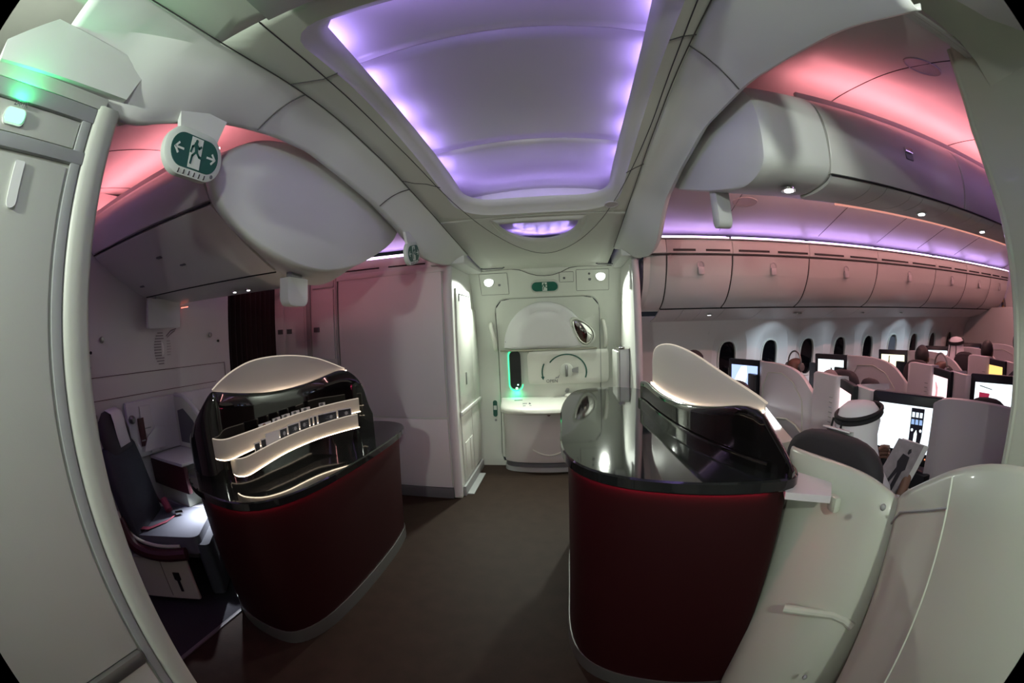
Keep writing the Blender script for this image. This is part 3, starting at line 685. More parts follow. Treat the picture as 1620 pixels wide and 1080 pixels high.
fr = Frame((-.9825, .082, 2.106), (0, 1, 0), (0, 0, 1)); text_mesh('2A-1R', .018, fr, clo, greyd)
lamp('emergency_glow', (-.955, .075, 2.10), .45, (.03, 1.0, .30), .05, (.35, 0, 1), 3.1)
bx = [(-0.970,-0.061,2.231),(-0.970,0.073,2.330),(-0.970,0.456,2.319),(-0.970,0.413,2.201),(-0.970,-0.049,2.184)]
tag(B().loft([[V(p)+V((-.07, 0, 0)) for p in bx], bx], True).build('closure_box', rib, None, ang=30), 'pale angular filler box between the left closet and the ceiling', 'panel')

# near wall on the right edge
rw = [(1.250,0.555,2.456),(1.250,0.549,2.440),(1.250,0.544,2.423),(1.250,0.545,2.394),(1.250,0.570,2.277),(1.250,0.589,2.135),(1.250,0.580,1.998),(1.250,0.561,1.878),(1.250,0.554,1.766),(1.250,0.551,1.667),(1.250,0.547,1.504),(1.250,0.541,1.372),(1.250,0.542,1.269)]
ring = [V(p) for p in rw]; ring = [V((1.25, rw[0][1]-.03, 2.72))]+ring + [V((1.25, ring[-1].y, 0)), V((1.25, -.8, 0)), V((1.25, -.8, 2.72))]
b = B(); b.prism(ring, (.05, 0, 0)); o = b.build('partition', cream, None, ang=30); struct(o); o.name = 'wall_right'
b = B(); e = [V(p)+V((0, .012, 0)) for p in rw[3:]]+[V((1.25, rw[-1][1]+.012, 0))]
b.tube([p+V((.02, 0, 0)) for p in e], .022, 10); struct(b.build('trim_9', cream, None))
# starboard door wall, behind the viewer, with its two lamps
struct(B().box((-1.9, -1.0, 0), (1.3, -.95, 2.6)).build('wall_starboard', white, None, False))
struct(B().box((-4.6, -1.25, 0), (-1.9, -.9, 2.7)).build('wall_starboard_aft', binm, None, False))
struct(B().box((1.3, -1.25, 0), (8, -.9, 2.7)).build('wall_starboard_forward', binm, None, False))

# ================================================================== PORT DOOR
YW = [(0, 4.66), (.3, 4.70), (.6, 4.725), (1.0, 4.735), (1.3, 4.715), (1.6, 4.65), (1.85, 4.56), (2.05, 4.46), (2.25, 4.34)]
def yw(z): return (interp(YW, z-.06)+interp(YW, z)+interp(YW, z+.06))/3
dx0, dx1 = -.775, .375
hdr = [(-1.02, 2.195), (-.55, 2.20), (-.46, 2.19), (-.37, 2.15), (-.28, 2.125), (-.20, 2.12), (-.12, 2.125), (-.03, 2.15), (.06, 2.19), (.15, 2.20), (.62, 2.20)]
hole = rrect(dx0, .05, dx1, 1.905, [.02, .02, .14, .14], 6); cc = (-.2, 1.0); m_ = 96
R0 = ray_ring([(-1.02, 0.0), (.64, 0.0)]+[(x, z) for x, z in hdr[::-1]], cc, m_); Rh = ray_ring(hole, cc, m_)
for q in ((-1.02, 0.0), (.64, 0.0), (-1.02, 2.195), (.62, 2.2)):
    i = min(range(m_), key=lambda i: (R0[i][0]-q[0])**2+(R0[i][1]-q[1])**2); R0[i] = q
b = B(); P = lambda R_, d: [(a_, yw(z_)+d, z_) for a_, z_ in R_]
mx = lambda A, C, t: [(lerp(a[0], c[0], t), lerp(a[1], c[1], t)) for a, c in zip(A, C)]
b.loft([P(R0, 0), P(mx(R0, Rh, .3), 0), P(mx(R0, Rh, .6), 0), P(mx(R0, Rh, .95), 0), P(Rh, .008), P(Rh, .045)], True, False, False)
dw = mat('door_liner', (.60, .62, .56), .38, bump=.05, bscale=250, var=.03)
struct(b.build('wall_door', dw, None, ang=50))
# header lip of the ceiling above the door
b = B(); hp = [(-1.02, 2.195)]+hdr[1:-1]+[(.64, 2.2)]
b.grid([[(x, yw(z)-.004, z) for x, z in hp], [(x, 4.36, zc(4.36)+.02) for x, z in hp], ])
struct(b.build('ceiling_header', liner, None, ang=60, solid=.004))
b = B(); b.tube([(x, yw(z)-.006, z) for x, z in hp], .0035, 5); struct(b.build('trim_10', joint, None))
for x in (-.72, .45):
    b = B(); b.tube([(x-.12, 4.22, zc(4.22)-.004), (x-.10, 4.235, zc(4.22)-.012), (x+.10, 4.235, zc(4.22)-.012), (x+.12, 4.22, zc(4.22)-.004)], .007, 6); tag(b.build('air_slot', greyd, None), 'slim dark air slot in the ceiling above the door, %s' % ('left' if x < 0 else 'right'), 'vent')
door = thing('door_1', 'white aircraft exit door with domed upper cover and big slide pack', 'door', (-.2, 4.6, .0))
def S(x, z, d=0): return V((x, yw(z)-d, z))
def skin_panel(poly, d, th, name, m, parent, bev=.01, ang=45):
    c = (sum(p[0] for p in poly)/len(poly), sum(p[1] for p in poly)/len(poly)); R_ = ray_ring(poly, c, 64)
    sc = lambda t: [(c[0]+(a-c[0])*t, c[1]+(z-c[1])*t) for a, z in R_]
    w_ = max(a for a, _ in poly)-min(a for a, _ in poly); k_ = 1-2*bev/w_
    b = B(); b.loft([[S(a, z, d-th) for a, z in R_], [S(a, z, d-bev*.3) for a, z in R_], [S(a, z, d) for a, z in sc(k_)]] + [[S(a, z, d) for a, z in sc(t)] for t in (.7, .4, .1)])
    return b.build(name, m, parent, ang=ang)
skin_panel(rrect(dx0+.006, .06, dx1-.006, 1.899, [.02, .02, .135, .135], 6), -.012, .03, 'door_leaf', dw, door)
k = B(); k.tube([S(a, z, -.004) for a, z in rrect(dx0+.005, .06, dx1-.005, 1.90, [.02, .02, .135, .135], 6)], .0028, 5); k.build('door_seal', mat('seal_grey', (.30, .31, .29), .6), door)
dome_p = [(-.70+.0, 1.345), (.235, 1.345)] + [(-.23+.475*math.cos(a), 1.36+.50*math.sin(a)) for a in [PI*k2/24 for k2 in range(25)]]
cdm = (-.23, 1.40); Rd = ray_ring([(-.705, 1.345)]+[(-.23-.475*math.cos(a), 1.36+.50*math.sin(a)) for a in [PI*k2/24 for k2 in range(25)]]+[(.245, 1.345)], cdm, 80)
b = B(); scd = lambda t: [(cdm[0]+(a-cdm[0])*t, cdm[1]+(z-cdm[1])*t) for a, z in Rd]
b.loft([[S(a, z, -.02) for a, z in Rd], [S(a, z, .03) for a, z in scd(.985)], [S(a, z, .05) for a, z in scd(.93)], [S(a, z, .055) for a, z in scd(.78)], [S(a, z, .070) for a, z in scd(.74)], [S(a, z, .078) for a, z in scd(.55)], [S(a, z, .080) for a, z in scd(.1)]])
b.build('upper_cover', mat('door_cover', (.68, .68, .68), .32), door, ang=40)
tear = [(x*1.22-.045, z) for x, z in [(.085, 1.62), (.10, 1.655), (.15, 1.65), (.22, 1.60), (.275, 1.53), (.285, 1.46), (.26, 1.40), (.21, 1.365), (.165, 1.39), (.12, 1.47), (.095, 1.54)]]
ts = [(p.x, p.y) for p in smooth_pts([(a, z, 0) for a, z in tear], 2, True)]
ct_ = (.18, 1.50)
b = B(); b.loft([[S(ct_[0]+(a-ct_[0])*s_, ct_[1]+(z-ct_[1])*s_, d_) for a, z in ts] for s_, d_ in ((1.2, .0), (1.15, .07), (1.0, .075), (.98, .06))], True, True, True)
b.build('mirror_rim', dw, door, ang=40)
b = B(); b.loft([[S(ct_[0]+(a-ct_[0])*s_, ct_[1]+(z-ct_[1])*s_, d_) for a, z in ts] for s_, d_ in ((1.0, .06), (.97, .068), (.75, .082), (.4, .092), (.05, .095))]); b.build('convex_mirror', chrome, door, ang=80)
B().lathe([(.012, 0), (.012, -.01), (.008, -.012)], S(-.67, 1.435, .03), 'Y', 12).build('button', greyd, door)
# ledge and handle housing
b = B(); pts = [(-.74, 1.335), (.365, 1.325)]
b.loft([[S(-.735, 1.345, .10), S(-.735, 1.345, .0), S(-.735, 1.325, 0), S(-.735, 1.325, .09)], [S(.33, 1.345, .10), S(.33, 1.345, .0), S(.33, 1.325, 0), S(.33, 1.325, .09)]]); b.build('ledge', mat('ledge_olive', (.36, .35, .28), .5), door, ang=20)
hb = skin_panel(rrect(-.44, .95, .46, 1.322, [.04, .05, .02, .04], 5), .075, .08, 'handle_housing', mat('handle_housing_plastic', (.66, .67, .60), .35), door)
fr = Frame((-.01, yw(1.1)-.0775, 1.11), (1, 0, 0), (0, 0, 1)); fr.n = V((0, -1, 0))
arc = lambda r, a0, a1, n_=20: [(r*math.cos(lerp(a0, a1, t/n_)), r*math.sin(lerp(a0, a1, t/n_))) for t in range(n_+1)]
def onh(a, z): return S(-.01+a, 1.08+z, .0785)
def hand_arc(a0, a1, r0, r1):
    o_ = [onh(a*1.12, z) for a, z in arc(r1, a0, a1)]+[onh(a*1.12, z) for a, z in arc(r0, a1, a0)]
    b = B(); b.prism(o_, (0, -.002, 0)); return b
hand_arc(-.35, 2.55, .190, .203).build('green_arc', green, door, False)
hand_arc(2.72, 3.35, .235, .248).build('green_arc', green, door, False)
b = B(); b.prism([onh(-.285, -.045), onh(-.245, -.045), onh(-.262, -.085)], (0, -.002, 0)); b.build('green_arrow', green, door, False)
fr2 = Frame(onh(-.165, -.098), (1, 0, 0), (0, 0, 1)); fr2.n = V((0, -1, 0))
text_mesh('OPEN', .050, fr2, door, greyd)
b = B(); b.prism([fr2(a, c_, 0) for a, c_ in ((.03, .025), (.05, .05), (.055, .04), (.09, .075), (.075, .035), (.045, .03))], (0, -.0015, 0)); b.build('arrow_mark', grey, door, False)
kn = B(); kc = onh(0, .02); kn.lathe([(.075, 0), (.075, -.02), (.06, -.028), (.02, -.028)], (kc.x, kc.y, kc.z), 'Y', 24); kn.build('handle_dish', dw, door)
kn = B(); kn.box((kc.x-.014, kc.y-.06, kc.z-.065), (kc.x+.014, kc.y-.02, kc.z+.065), .01); kn.build('handle_grip', metal, door)
kn = B(); kn.loft([[(kc.x+.06, kc.y-.03+dd, kc.z-.018), (kc.x+.06, kc.y-.03+dd, kc.z+.018), (kc.x+.13, kc.y-.03+dd, kc.z+.035), (kc.x+.13, kc.y-.03+dd, kc.z-.03)] for dd in (0, .03)]); kn.build('handle_tail', metal, door)
# dark oval viewing slot with green glow
sl_ = rrect(-.645, .895, -.525, 1.33, .058, 7)
b = B(); b.loft([[S(a, z, .0) for a, z in sl_], [S(a, z, .03) for a, z in sl_]]); b.build('view_slot', slotm, door)
lg = rrect(-.662, .872, -.508, 1.342, .072, 8)
b = B(); b.tube([S(a, z, .004) for a, z in lg[27:]+lg[:18]], .004, 6)
b.build('glow_ring', emis('led_green_ring', (.02, 1.0, .32), 3.5), door)
B().ell(S(-.575, .905, .035), (.012, .01, .010)).build('status_lamp', emis('status_green', (.3, 1, .6), 14), door)
B().ell(S(-.56, .945, .035), (.007, .006, .006)).build('status_lamp', emis('status_green', (.3, 1, .6), 14), door)
lamp('slot_glow', S(-.585, .87, .06), .25, (.02, 1.0, .4), .03, (0, .6, -1), 2.8)
# slide pack
def half_plan(z, dep, x0=-.755, x1=.335, n_=24, pw=.55):
    cx = (x0+x1)/2; hw = (x1-x0)/2
    return [(cx-hw*math.cos(PI*k2/n_), yw(z)-.03-dep*math.sin(PI*k2/n_)**pw, z) for k2 in range(n_+1)]
slide = mat('slide_cover', (.70, .71, .64), .3)
b = B(); b.loft([half_plan(.80, .02, -.735, .315), half_plan(.795, .06), half_plan(.735, .355), half_plan(.715, .375), half_plan(.69, .38), half_plan(.668, .36)]); b.build('slide_tray', slide, door, ang=50)
b = B(); b.loft([half_plan(.70, .30, -.735, .315), half_plan(.62, .27, -.73, .31), half_plan(.50, .245, -.72, .30), half_plan(.40, .255, -.72, .30), half_plan(.15, .26, -.72, .30), half_plan(.115, .25, -.72, .30)]); b.build('slide_bustle', mat('slide_bustle_plastic', (.62, .60, .58), .35), door, ang=50)
b = B(); b.loft([half_plan(.115, .20, -.70, .28), half_plan(.10, .215, -.70, .28), half_plan(.09, .22, -.71, .29), half_plan(.02, .22, -.71, .29)]); b.build('slide_base', greyd, door, ang=50)
b = B(); b.loft([half_plan(.055, .21, -.70, .28), half_plan(.05, .235, -.72, .30), half_plan(.005, .245, -.72, .30)]); b.build('sill', grey, door, ang=50)
def bus(t, z): return V((lerp(-.72, .30, t), yw(z)-.035-.255*math.sin(PI*t)**.55-.004, z))
b = B(); b.tube([bus(lerp(.08, .92, q/16), .50-.30*math.sin(PI*lerp(0, 1, q/16))) for q in range(17)], .010, 6); b.build('bustle_bead', slide, door)
B().lathe([(.020, 0), (.020, -.008), (.010, -.010)], bus(.50, .655)+V((0, -.01, 0)), 'Y', 14).build('round_plug', mat('plug_brown', (.10, .05, .04), .5), door)
lab_y = mat('label_yellow', (.75, .48, .10), .5)
def traymark(x, y, w_, h_, m): zz = .797-(4.66-y)*.205; b = B(); b.loft([[(x-w_/2, y-h_/2, zz-h_*.10+q), (x+w_/2, y-h_/2, zz-h_*.10+q), (x+w_/2, y+h_/2, zz+h_*.10+q), (x-w_/2, y+h_/2, zz+h_*.10+q)] for q in (-.002, .001)]); b.build('label_mark', m, door, False)
for x, y, w_, h_, m in ((-.47, 4.50, .05, .03, grey), (-.41, 4.50, .035, .04, greyd), (-.47, 4.44, .03, .02, grey), (-.40, 4.44, .03, .02, grey), (-.24, 4.42, .07, .05, lab_y), (-.16, 4.42, .02, .02, grey), (-.11, 4.42, .015, .03, grey), (-.05, 4.44, .05, .05, grey), (-.55, 4.60, .09, .02, greyd)): traymark(x, y, w_, h_, m)
B().lathe([(.035, 0), (.035, -.02), (.02, -.03), (.01, -.03)], S(-.02, .87, -.015), 'Y', 18).build('gauge', grey, door)
B().ell(S(.02, .81, .05), (.06, .05, .03)).build('arm_lever', slide, door)
# small luminous sign beside the door foot
sg = thing('exit_marker', 'small vertical green exit marker low beside the door', 'sign', S(-.835, .67))
b = B(); b.loft([[S(a, z, d_) for a, z in rrect(-.862, .575, -.812, .765, .024, 6)] for d_ in (-.002, .006)]); b.build('plate', green, sg)
b = B(); b.prism([S(a, z, .007) for a, z in rrect(-.855, .655, -.819, .705, .003, 2)], (0, -.001, 0)); b.build('pictogram', signw, sg, False)
tag(B().lathe([(.014, 0), (.014, -.004), (.005, -.005)], S(-.835, .535), 'Y', 14).build('screw_cap', grey, None), 'round grey cap below the small green exit marker', 'fastener')
# handles each side
for x, lab in ((-.815, 'white curved assist handle left of the door'), (.415, 'white curved assist handle right of the door')):
    s_ = -1 if x < 0 else 1
    b = B(); b.tube(smooth_pts([S(x-.01, 1.63, 0), S(x-.01, 1.64, .05), S(x+.005*s_, 1.58, .065), S(x+.02, 1.45, .065), S(x+.02, 1.36, .05), S(x+.015, 1.35, 0)], 2), .022, 10); tag(b.build('assist_handle', slide, None), lab, 'handle')
# service panels with round lamps
def head_panel(x0, x1, z0, z1, lx, lz, lab, extra):
    t = thing('lamp_panel', lab, 'light', S((x0+x1)/2, z0))
    b = B(); b.loft([[S(a, z, d_) for a, z in rrect(x0, z0, x1, z1, .008, 3)] for d_ in (-.003, .004)]); b.build('panel', dw, t)
    k = B(); k.tube([S(a, z, .001) for a, z in rrect(x0-.003, z0-.003, x1+.003, z1+.003, .008, 3)+[(x0-.003, z0+.005)]], .002, 4); k.build('panel_gap', joint, t)
    B().lathe([(.062, 0), (.062, -.008), (.05, -.012), (.05, -.006)], S(lx, lz, .003), 'Y', 28).build('lamp_ring', dw, t)
    B().lathe([(.052, 0), (.048, -.012), (.03, -.020), (.005, -.022)], S(lx, lz, .004), 'Y', 24).build('lens', lamp_wht, t)
    for x, z, r in extra: B().lathe([(r, 0), (r, -.008), (r*.6, -.01)], S(x, z, .003), 'Y', 12).build('sensor', greyd, t)
    return t
head_panel(-.895, -.60, 1.955, 2.165, -.80, 2.085, 'left service panel above the door with bright round lamp', ((-.69, 2.05, .014),))
hp2 = head_panel(.13, .47, 1.96, 2.165, .385, 2.10, 'right service panel above the door with bright round lamp', ((.265, 2.125, .012), (.27, 2.07, .016)))
k = B(); k.tube([S(a, z, .0045) for a, z in rrect(-.05, 2.05, .10, 2.15, .008, 3)+[(-.05, 2.06)]], .002, 4); tag(k.build('access_cover', joint, None), 'outlined square cover left of the right door lamp', 'panel')
tag(B().lathe([(.013, 0), (.013, -.008), (.006, -.010)], S(-.0, 2.09, 0), 'Y', 12).build('small_button', greyd, None), 'tiny dark button right of the exit sign above the door', 'button')
lamp('door_lamp', S(-.80, 2.085, .05), P_DOOR, (.92, 1.0, .88), .07, (.08, -1, -1.5), 1.95)
lamp('door_lamp', S(.385, 2.10, .05), P_DOOR, (.92, 1.0, .88), .07, (-.08, -1, -1.5), 1.95)
for x in (-.75, .42): lamp('door_lamp_starboard', (x, -.84, 2.08), P_DOOR_S, (.92, 1.0, .88), .08, (0, 1, -.05), 2.35)
# ================================================================== SIGNS
def man_shapes(s):   # running man as strokes, unit height about 1
    return [[(-.05, .30), (.02, .05)], [(.02, .05), (-.16, -.12), (-.20, -.38)], [(.02, .05), (.20, -.10), (.36, -.12)], [(-.05, .30), (-.22, .18), (-.26, .0)], [(-.05, .30), (.14, .18), (.24, .26)]]
def stroke(b, fr, pts, w_, d0, d1):
    for p, q in zip(pts, pts[1:]):
        dx, dy = q[0]-p[0], q[1]-p[1]; L = math.hypot(dx, dy); nx, ny = -dy/L*w_/2, dx/L*w_/2; ex, ey = dx/L*w_*.3, dy/L*w_*.3
        b.flat(fr, [(p[0]+nx-ex, p[1]+ny-ey), (p[0]-nx-ex, p[1]-ny-ey), (q[0]-nx+ex, q[1]-ny+ey), (q[0]+nx+ex, q[1]+ny+ey)], d0, d1)
def exit_sign(fr, w_, h_, parent, arrows=True, body=True):
    if body:
        b = B(); b.loft([[fr(a, c, d) for a, c in rrect(-w_/2-i, -h_/2-i, w_/2+i, h_/2+i, h_/2*1.0+i, 8)] for i, d in ((.010, -.03), (.022, -.026), (.022, -.004), (.014, 0))]); b.build('housing', signw, parent)
    b = B(); b.flat(fr, rrect(-w_/2, -h_/2, w_/2, h_/2, h_/2*.98, 8), 0, .002); b.build('face', green, parent, False)
    pw, ph = h_*.48, h_*.92
    b = B(); b.flat(fr, [(-pw/2, -ph/2), (pw/2, -ph/2), (pw/2, ph/2), (-pw/2, ph/2)], .002, .003); b.build('pictogram_door', signw, parent, False)
    b = B(); s = ph*.95
    for st_ in man_shapes(s): stroke(b, fr, [(x*s*.9, y*s) for x, y in st_], s*.085, .003, .004)
    stroke(b, fr, [(-.05*s, .32*s), (.02*s, .05*s)], s*.15, .003, .0042)
    b.flat(fr, [(-.03*s+.065*s*math.cos(q), .40*s+.065*s*math.sin(q)) for q in [2*PI*k2/12 for k2 in range(12)]], .003, .004)
    b.build('pictogram_man', green, parent, False)
    if arrows:
        for sg_ in (-1, 1):
            b = B(); cx = sg_*w_*.34; a = w_*.085
            stroke(b, fr, [(cx-sg_*a, 0), (cx+sg_*a, 0)], .0065, .002, .0032); stroke(b, fr, [(cx+sg_*a*.2, a*.85), (cx+sg_*a, 0), (cx+sg_*a*.2, -a*.85)], .0065, .002, .0034)
            b.build('arrow', signw, parent, False)
def hang_sign(Y, Z, tilt, lab, width=.205, hh=.105, yaw=0):
    t = thing('exit_sign', lab, 'sign', (-.985, Y, Z))
    ct, st_ = math.cos(tilt), math.sin(tilt)
    fr = Frame((-.975, Y, Z), (-math.sin(yaw), math.cos(yaw)*ct, st_), (0, -st_, ct)); fr.n = V((math.cos(yaw), math.sin(yaw), 0))
    exit_sign(fr, width, hh, t)
    b = B(); b.loft([[fr(a, c, d) for a, c in ((-.07, .05), (.09, .05), (.12, .15), (-.10, .15))] for d in (-.025, -.008)]); b.build('mount', rib, t)
    b = B()
    for q in range(6): b.flat(fr, [(-.06+q*.022, -.071), (-.056+q*.022, -.071), (-.053+q*.022, -.058), (-.057+q*.022, -.058)], -.002, .0015)
    b.build('speaker_slits', joint, t, False)
    B().lathe([(.006, 0), (.006, .003)], fr(.083, -.055, 0), 'X', 10).build('sensor', greyd, t)
hang_sign(.725, 2.135, math.radians(1), 'large green exit sign with two arrows hanging at upper left')
hang_sign(2.62, 2.115, math.radians(14), 'small green exit sign seen obliquely under the arch end by the door')
dt = thing('exit_sign', 'oval green exit sign centred above the door', 'sign', S(-.21, 2.015))
fr = Frame(S(-.21, 2.012, .010), (1, 0, 0), (0, -.5, 1)); fr.n = V((0, -1, -.5)).normalized()
exit_sign(fr, .275, .104, dt, False, False)
b = B(); b.tube([S(-.21+a, 2.012+c, .006) for a, c in rrect(-.150, -.062, .150, .064, .060, 8)+[(-.148, 0)]], .005, 6); b.build('surround', dw, dt)

# ================================================================== PARTITION right of the door
pt = thing('partition', 'narrow pale partition right of the door with a mauve end edge', 'partition', (.63, 4.1, 0))
pr = [(3.66, 0), (3.66, 2.17)] + [(yw(z)+.02, z) for z in (2.17, 2.0, 1.8, 1.6, 1.4, 1.2, 1.0, .75, .5, .25, 0)]
b = B(); b.prism([(.60, y, z) for y, z in pr], (.055, 0, 0)); b.build('panel', white, pt, False)
B().tube([(.632, 3.66, 0), (.632, 3.66, 2.15)], .034, 14).build('end_post', mauve, pt)
B().box((.588, 3.72, .35), (.602, 4.58, .362), .003).build('seam', joint, pt)
B().box((.585, 3.72, 1.90), (.603, 3.80, 2.12), .006).build('corner_plate', white, pt)
tag(B().box((.50, 3.60, 2.172), (.72, 4.38, 2.32), .03).build('closure_block', rib, None), 'pale closure block on top of the narrow right partition', 'panel')
js = thing('folding_seat', 'pale fold down attendant seat on the partition right of the door', 'seat', (.55, 4.1, .9))
B().box((.50, 3.98, .90), (.60, 4.44, 1.36), .03).build('seat_panel', mauve, js)
B().box((.475, 4.0, .93), (.50, 4.42, 1.33), .012).build('front_cover', white, js)
B().box((.49, 3.97, 1.35), (.60, 4.44, 1.38), .01).build('top_rail', chrome, js)

# ================================================================== BAR COUNTERS
def offset_poly(pts, d):
    c = V((sum(p[0] for p in pts)/len(pts), sum(p[1] for p in pts)/len(pts), 0)); out = []
    n_ = len(pts)
    for i in range(n_):
        a, b_, e_ = V((*pts[i-1][:2], 0)), V((*pts[i][:2], 0)), V((*pts[(i+1) % n_][:2], 0))
        t = (e_-a).normalized(); nn = V((t.y, -t.x, 0))
        if nn.dot(b_-c) < 0: nn = -nn
        q = b_-nn*d; out.append((q.x, q.y))
    return out
def smp(pts, it=2): return [(p.x, p.y) for p in smooth_pts([(x, y, 0) for x, y in pts], it, True)]
def counter(name, lab, out, ztop, th, body_in, base_in, led_pts, hl):
    c = (sum(p[0] for p in out)/len(out), sum(p[1] for p in out)/len(out))
    t = thing(name, lab, 'counter', (c[0], c[1], 0))
    top = smp(out); i1 = offset_poly(top, .006); bi = offset_poly(top, body_in); bb = offset_poly(top, base_in)
    lv = lambda P_, z: [(x, y, z) for x, y in P_]
    b = B(); b.loft([lv(i1, ztop-th), lv(top, ztop-th+.006), lv(top, ztop-.006), lv(i1, ztop)]); b.build('worktop', gran, t, ang=30)
    b = B(); b.loft([lv(bb, .085), lv(bi, ztop-th-.03), lv(bi, ztop-th)]); b.build('body', redp, t, ang=50)
    b = B(); b.loft([lv(offset_poly(bb, -.006), 0), lv(offset_poly(bb, -.006), .085)]); b.build('kick_plate', metal, t, ang=50)
    led = offset_poly(top, body_in-.006)
    b = B(); seq = [led[k2 % len(led)] for k2 in range(*led_pts)]
    b.tube(lv(seq, ztop-th-.004), .003, 5); b.build('led_strip', led_red, t)
    return t, top
LZ = .90
Lout = [(-2.06, 1.46), (-1.80, 1.26), (-1.50, 1.20), (-1.31, 1.24), (-1.19, 1.46), (-1.15, 1.82), (-1.14, 2.25), (-1.15, 2.60), (-1.20, 2.92), (-1.42, 3.04), (-1.66, 2.95), (-1.85, 2.5), (-2.02, 1.9)]
lc, ltop = counter('bar_counter', 'left burgundy bar counter with black top and leaflet shelves', Lout, LZ, .045, .045, .085, (4, 32), 0)
Rout = [(-.04, 1.70), (-.04, 2.1), (-.05, 2.6), (.02, 3.15), (.15, 3.30), (.40, 3.32), (.60, 3.1), (.68, 2.4), (.76, 1.8), (.82, 1.35), (.775, 1.12), (.58, 1.15), (.40, 1.20), (.16, 1.31), (.02, 1.46)]
RZ = 1.10
rc, rtop = counter('bar_counter', 'right burgundy bar counter with wide glossy black top', Rout, RZ, .045, .035, .055, (41, 59), 0)
rc['label'] = 'right burgundy bar counter with wide glossy black top'
b = B(); b.loft([[(.70, 1.12, z), (.83, 1.02, z), (.90, 1.12, z), (.80, 1.35, z)] for z in (1.035, 1.06)]); b.build('end_shelf', mauve, rc, ang=20)
B().box((.855, 1.02, .99), (.885, 1.07, 1.045), .012).build('hook', cream, rc)
# --- left upstand: a curved glossy black backboard rising from the counter
def board(foot, tops, z0, th_, name, m, parent):
    """foot: (x, y) list; tops: z list, same length"""
    f2 = resample([(x, y, 0) for x, y in foot], 41); t2 = resample([(i, z, 0) for i, z in enumerate(tops)], 201)
    zt = [interp([(p.x, p.y) for p in t2], (len(tops)-1)*k2/40) for k2 in range(41)]
    b = B(); cols = []
    for i, p in enumerate(f2):
        a = f2[max(0, i-1)]; c = f2[min(40, i+1)]; t = (c-a).normalized(); nn = V((-t.y, t.x, 0))*th_/2
        z1 = zt[i]; zs = [lerp(z0, z1-.01, q/6) for q in range(7)]
        ring = [p-nn+V((0, 0, z)) for z in zs]+[p-nn*.5+V((0, 0, z1))]+[p+nn*.5+V((0, 0, z1))]+[p+nn+V((0, 0, z)) for z in zs[::-1]]
        cols.append(ring)
    b.loft(cols); return b.build(name, m, parent, ang=50), f2, zt

# ================================================================== helpers for people
def bake(o, mats, pick, name, parent=None):
    bpy.context.view_layer.update()
    dg = bpy.context.evaluated_depsgraph_get(); me = bpy.data.meshes.new_from_object(o.evaluated_get(dg)); old = o.data
    bpy.data.objects.remove(o); bpy.data.meshes.remove(old)
    me.materials.clear()
    for m in mats: me.materials.append(m)
    for p in me.polygons: p.material_index = pick(p.center); p.use_smooth = True
    n_ = bpy.data.objects.new(name, me); COL.objects.link(n_)
    if parent: n_.parent = parent
    return n_
def skin_body(name, verts, edges, rad, mats, pick, levels=2):
    me = bpy.data.meshes.new(name); me.from_pydata(verts, edges, []); o = bpy.data.objects.new(name, me); COL.objects.link(o)
    o.modifiers.new('skin', 'SKIN').use_smooth_shade = True
    for i, r in enumerate(rad):
        sv = me.skin_vertices[0].data[i]; r = r if isinstance(r, tuple) else (r, r); sv.radius = r; sv.use_root = (i == 0)
    s = o.modifiers.new('sub', 'SUBSURF'); s.levels = levels; s.render_levels = levels
    return bake(o, mats, pick, name)
